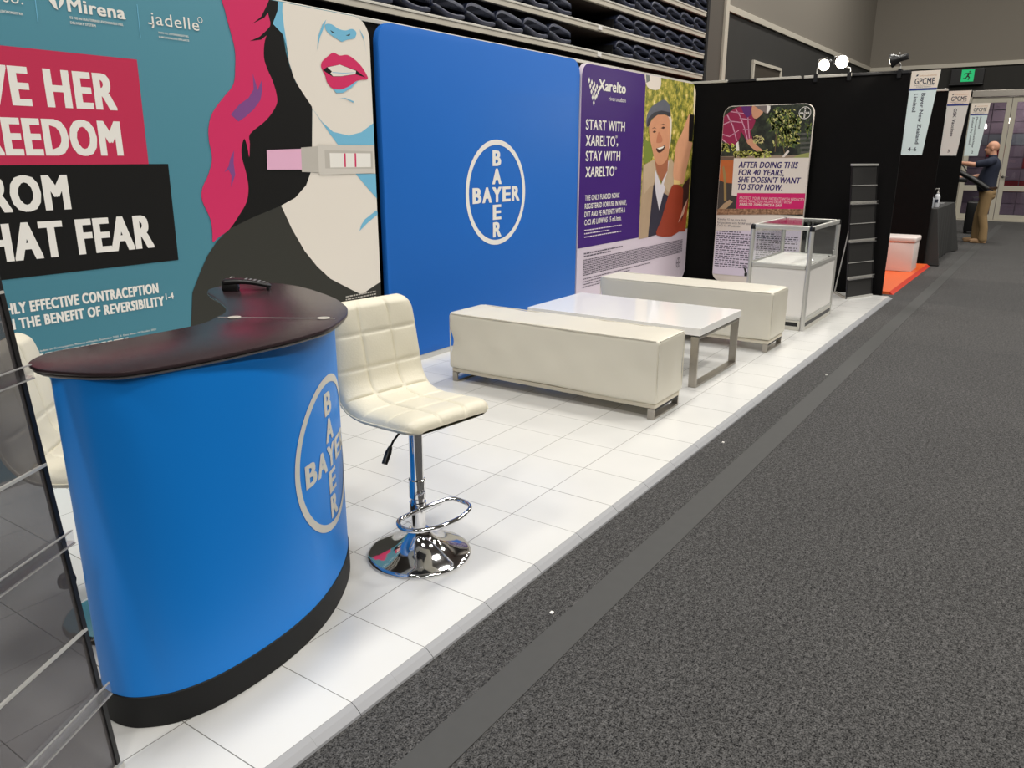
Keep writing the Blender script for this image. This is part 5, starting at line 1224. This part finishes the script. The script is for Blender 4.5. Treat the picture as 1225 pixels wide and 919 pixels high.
limb(mb, [Vector((0.16, -0.01, 1.39)), Vector((0.21, 0.03, 1.34)), Vector((0.24, 0.09, 1.20))], [0.070, 0.070, 0.060], M_POLO)
merged(mb, 0.011, 'polo_shirt', t, M_POLO, 3)
mb = MB()
for (z, rx, ry) in ((0.93, 0.160, 0.128), (0.86, 0.168, 0.135), (0.80, 0.165, 0.130)): ell(mb, Vector((0, 0.0, z)), (rx, ry, 0.08), M_KHAKI)
for sx, fy in ((-1, -0.02), (1, 0.10)):
    limb(mb, [Vector((sx * 0.085, 0, 0.84)), Vector((sx * 0.092, 0.03 + fy * 0.5, 0.48)), Vector((sx * 0.095, fy - 0.01, 0.26)), Vector((sx * 0.095, fy - 0.02, 0.075))], [0.100, 0.078, 0.072, 0.074], M_KHAKI)
merged(mb, 0.011, 'trousers', t, M_KHAKI, 3)
mb = MB(); mb.lathe([(0.166, 0.925), (0.168, 0.93), (0.168, 0.955), (0.166, 0.96)], (0, 0, 0), mat('belt_leather', (60, 40, 28), 0.5), 32, Matrix.Diagonal((1.0, 0.82, 1, 1))); mb.build('belt', t)
for sx, fy in ((-1, -0.02), (1, 0.10)):
    mb = MB(); cx0 = sx * 0.098
    ell(mb, Vector((cx0, fy - 0.03, 0.055)), (0.044, 0.065, 0.05), M_SHOE); ell(mb, Vector((cx0, fy + 0.08, 0.042)), (0.048, 0.105, 0.038), M_SHOE); mb.box((cx0 - 0.044, fy - 0.085, 0.004), (cx0 + 0.044, fy + 0.16, 0.03), M_SHOE, 0.012)
    merged(mb, 0.008, 'shoe', t, M_SHOE, 2)
# gear held in the hands
P0 = Vector(t.location)
g = thing('equipment_bag', 'long padded black bag held slanting across the person', 'bag', P0 + Vector((-0.30, 0.25, 1.10)))
mb = MB(); mb.tube(spline([(0.0, 0.33, 0.165), (0.0, 0.2, 0.10), (0.0, 0.0, 0.0), (0.02, -0.16, -0.10), (0.03, -0.26, -0.17)], 5), [0.048] + [0.058] * 9 + [0.066] * 10 + [0.06], M_BLACK, 16, flat=0.75); mb.build('bag_body', g, smooth=50)
mb = MB(); mb.tube(spline([(0.0, 0.28, 0.21), (0.06, 0.26, 0.25), (0.08, 0.16, 0.20), (0.04, 0.1, 0.12)], 6), 0.010, M_BLACKM, 8); mb.build('strap', g, smooth=50)
g = thing('rolled_banner', 'short dark grey roll held in the lower hand', 'roll', P0 + Vector((0.06, 0.46, 1.075)))
mb = MB(); mb.tube([(-0.05, -0.12, -0.01), (-0.05, 0.19, 0.0)], 0.042, mat('dark_grey_roll', (66, 66, 68), 0.6), 20); mb.build('roll_body', g, smooth=40)
mb = MB(); mb.tube([(-0.05, 0.19, 0.0), (-0.05, 0.196, 0.0)], 0.044, M_BLACK, 20); mb.build('end_cap', g)
# wheeled case on the carpet beyond the person
cs = on_z(1160, 280, 0.0)
g = thing('wheeled_case', 'tall black wheeled case standing on carpet behind the person', 'suitcase', (cs.x + 0.15, cs.y, 0))
mb = MB(); mb.box((-0.16, -0.13, 0.045), (0.16, 0.13, 0.62), M_BLACK, 0.03, 3); mb.build('shell', g, smooth=40)
mb = MB(); mb.tube([(0.1, -0.06, 0.615), (0.1, -0.06, 0.69), (0.1, 0.06, 0.69), (0.1, 0.06, 0.615)], 0.010, M_BLACK, 8); mb.build('handle', g)
for sx in (-1, 1):
    for sy in (-1, 1):
        mb = MB(); mb.tube([(sx * 0.11 - 0.012, sy * 0.10, 0.0245), (sx * 0.11 + 0.012, sy * 0.10, 0.0245)], 0.0245, M_BLACK, 14); mb.build('wheel', g)
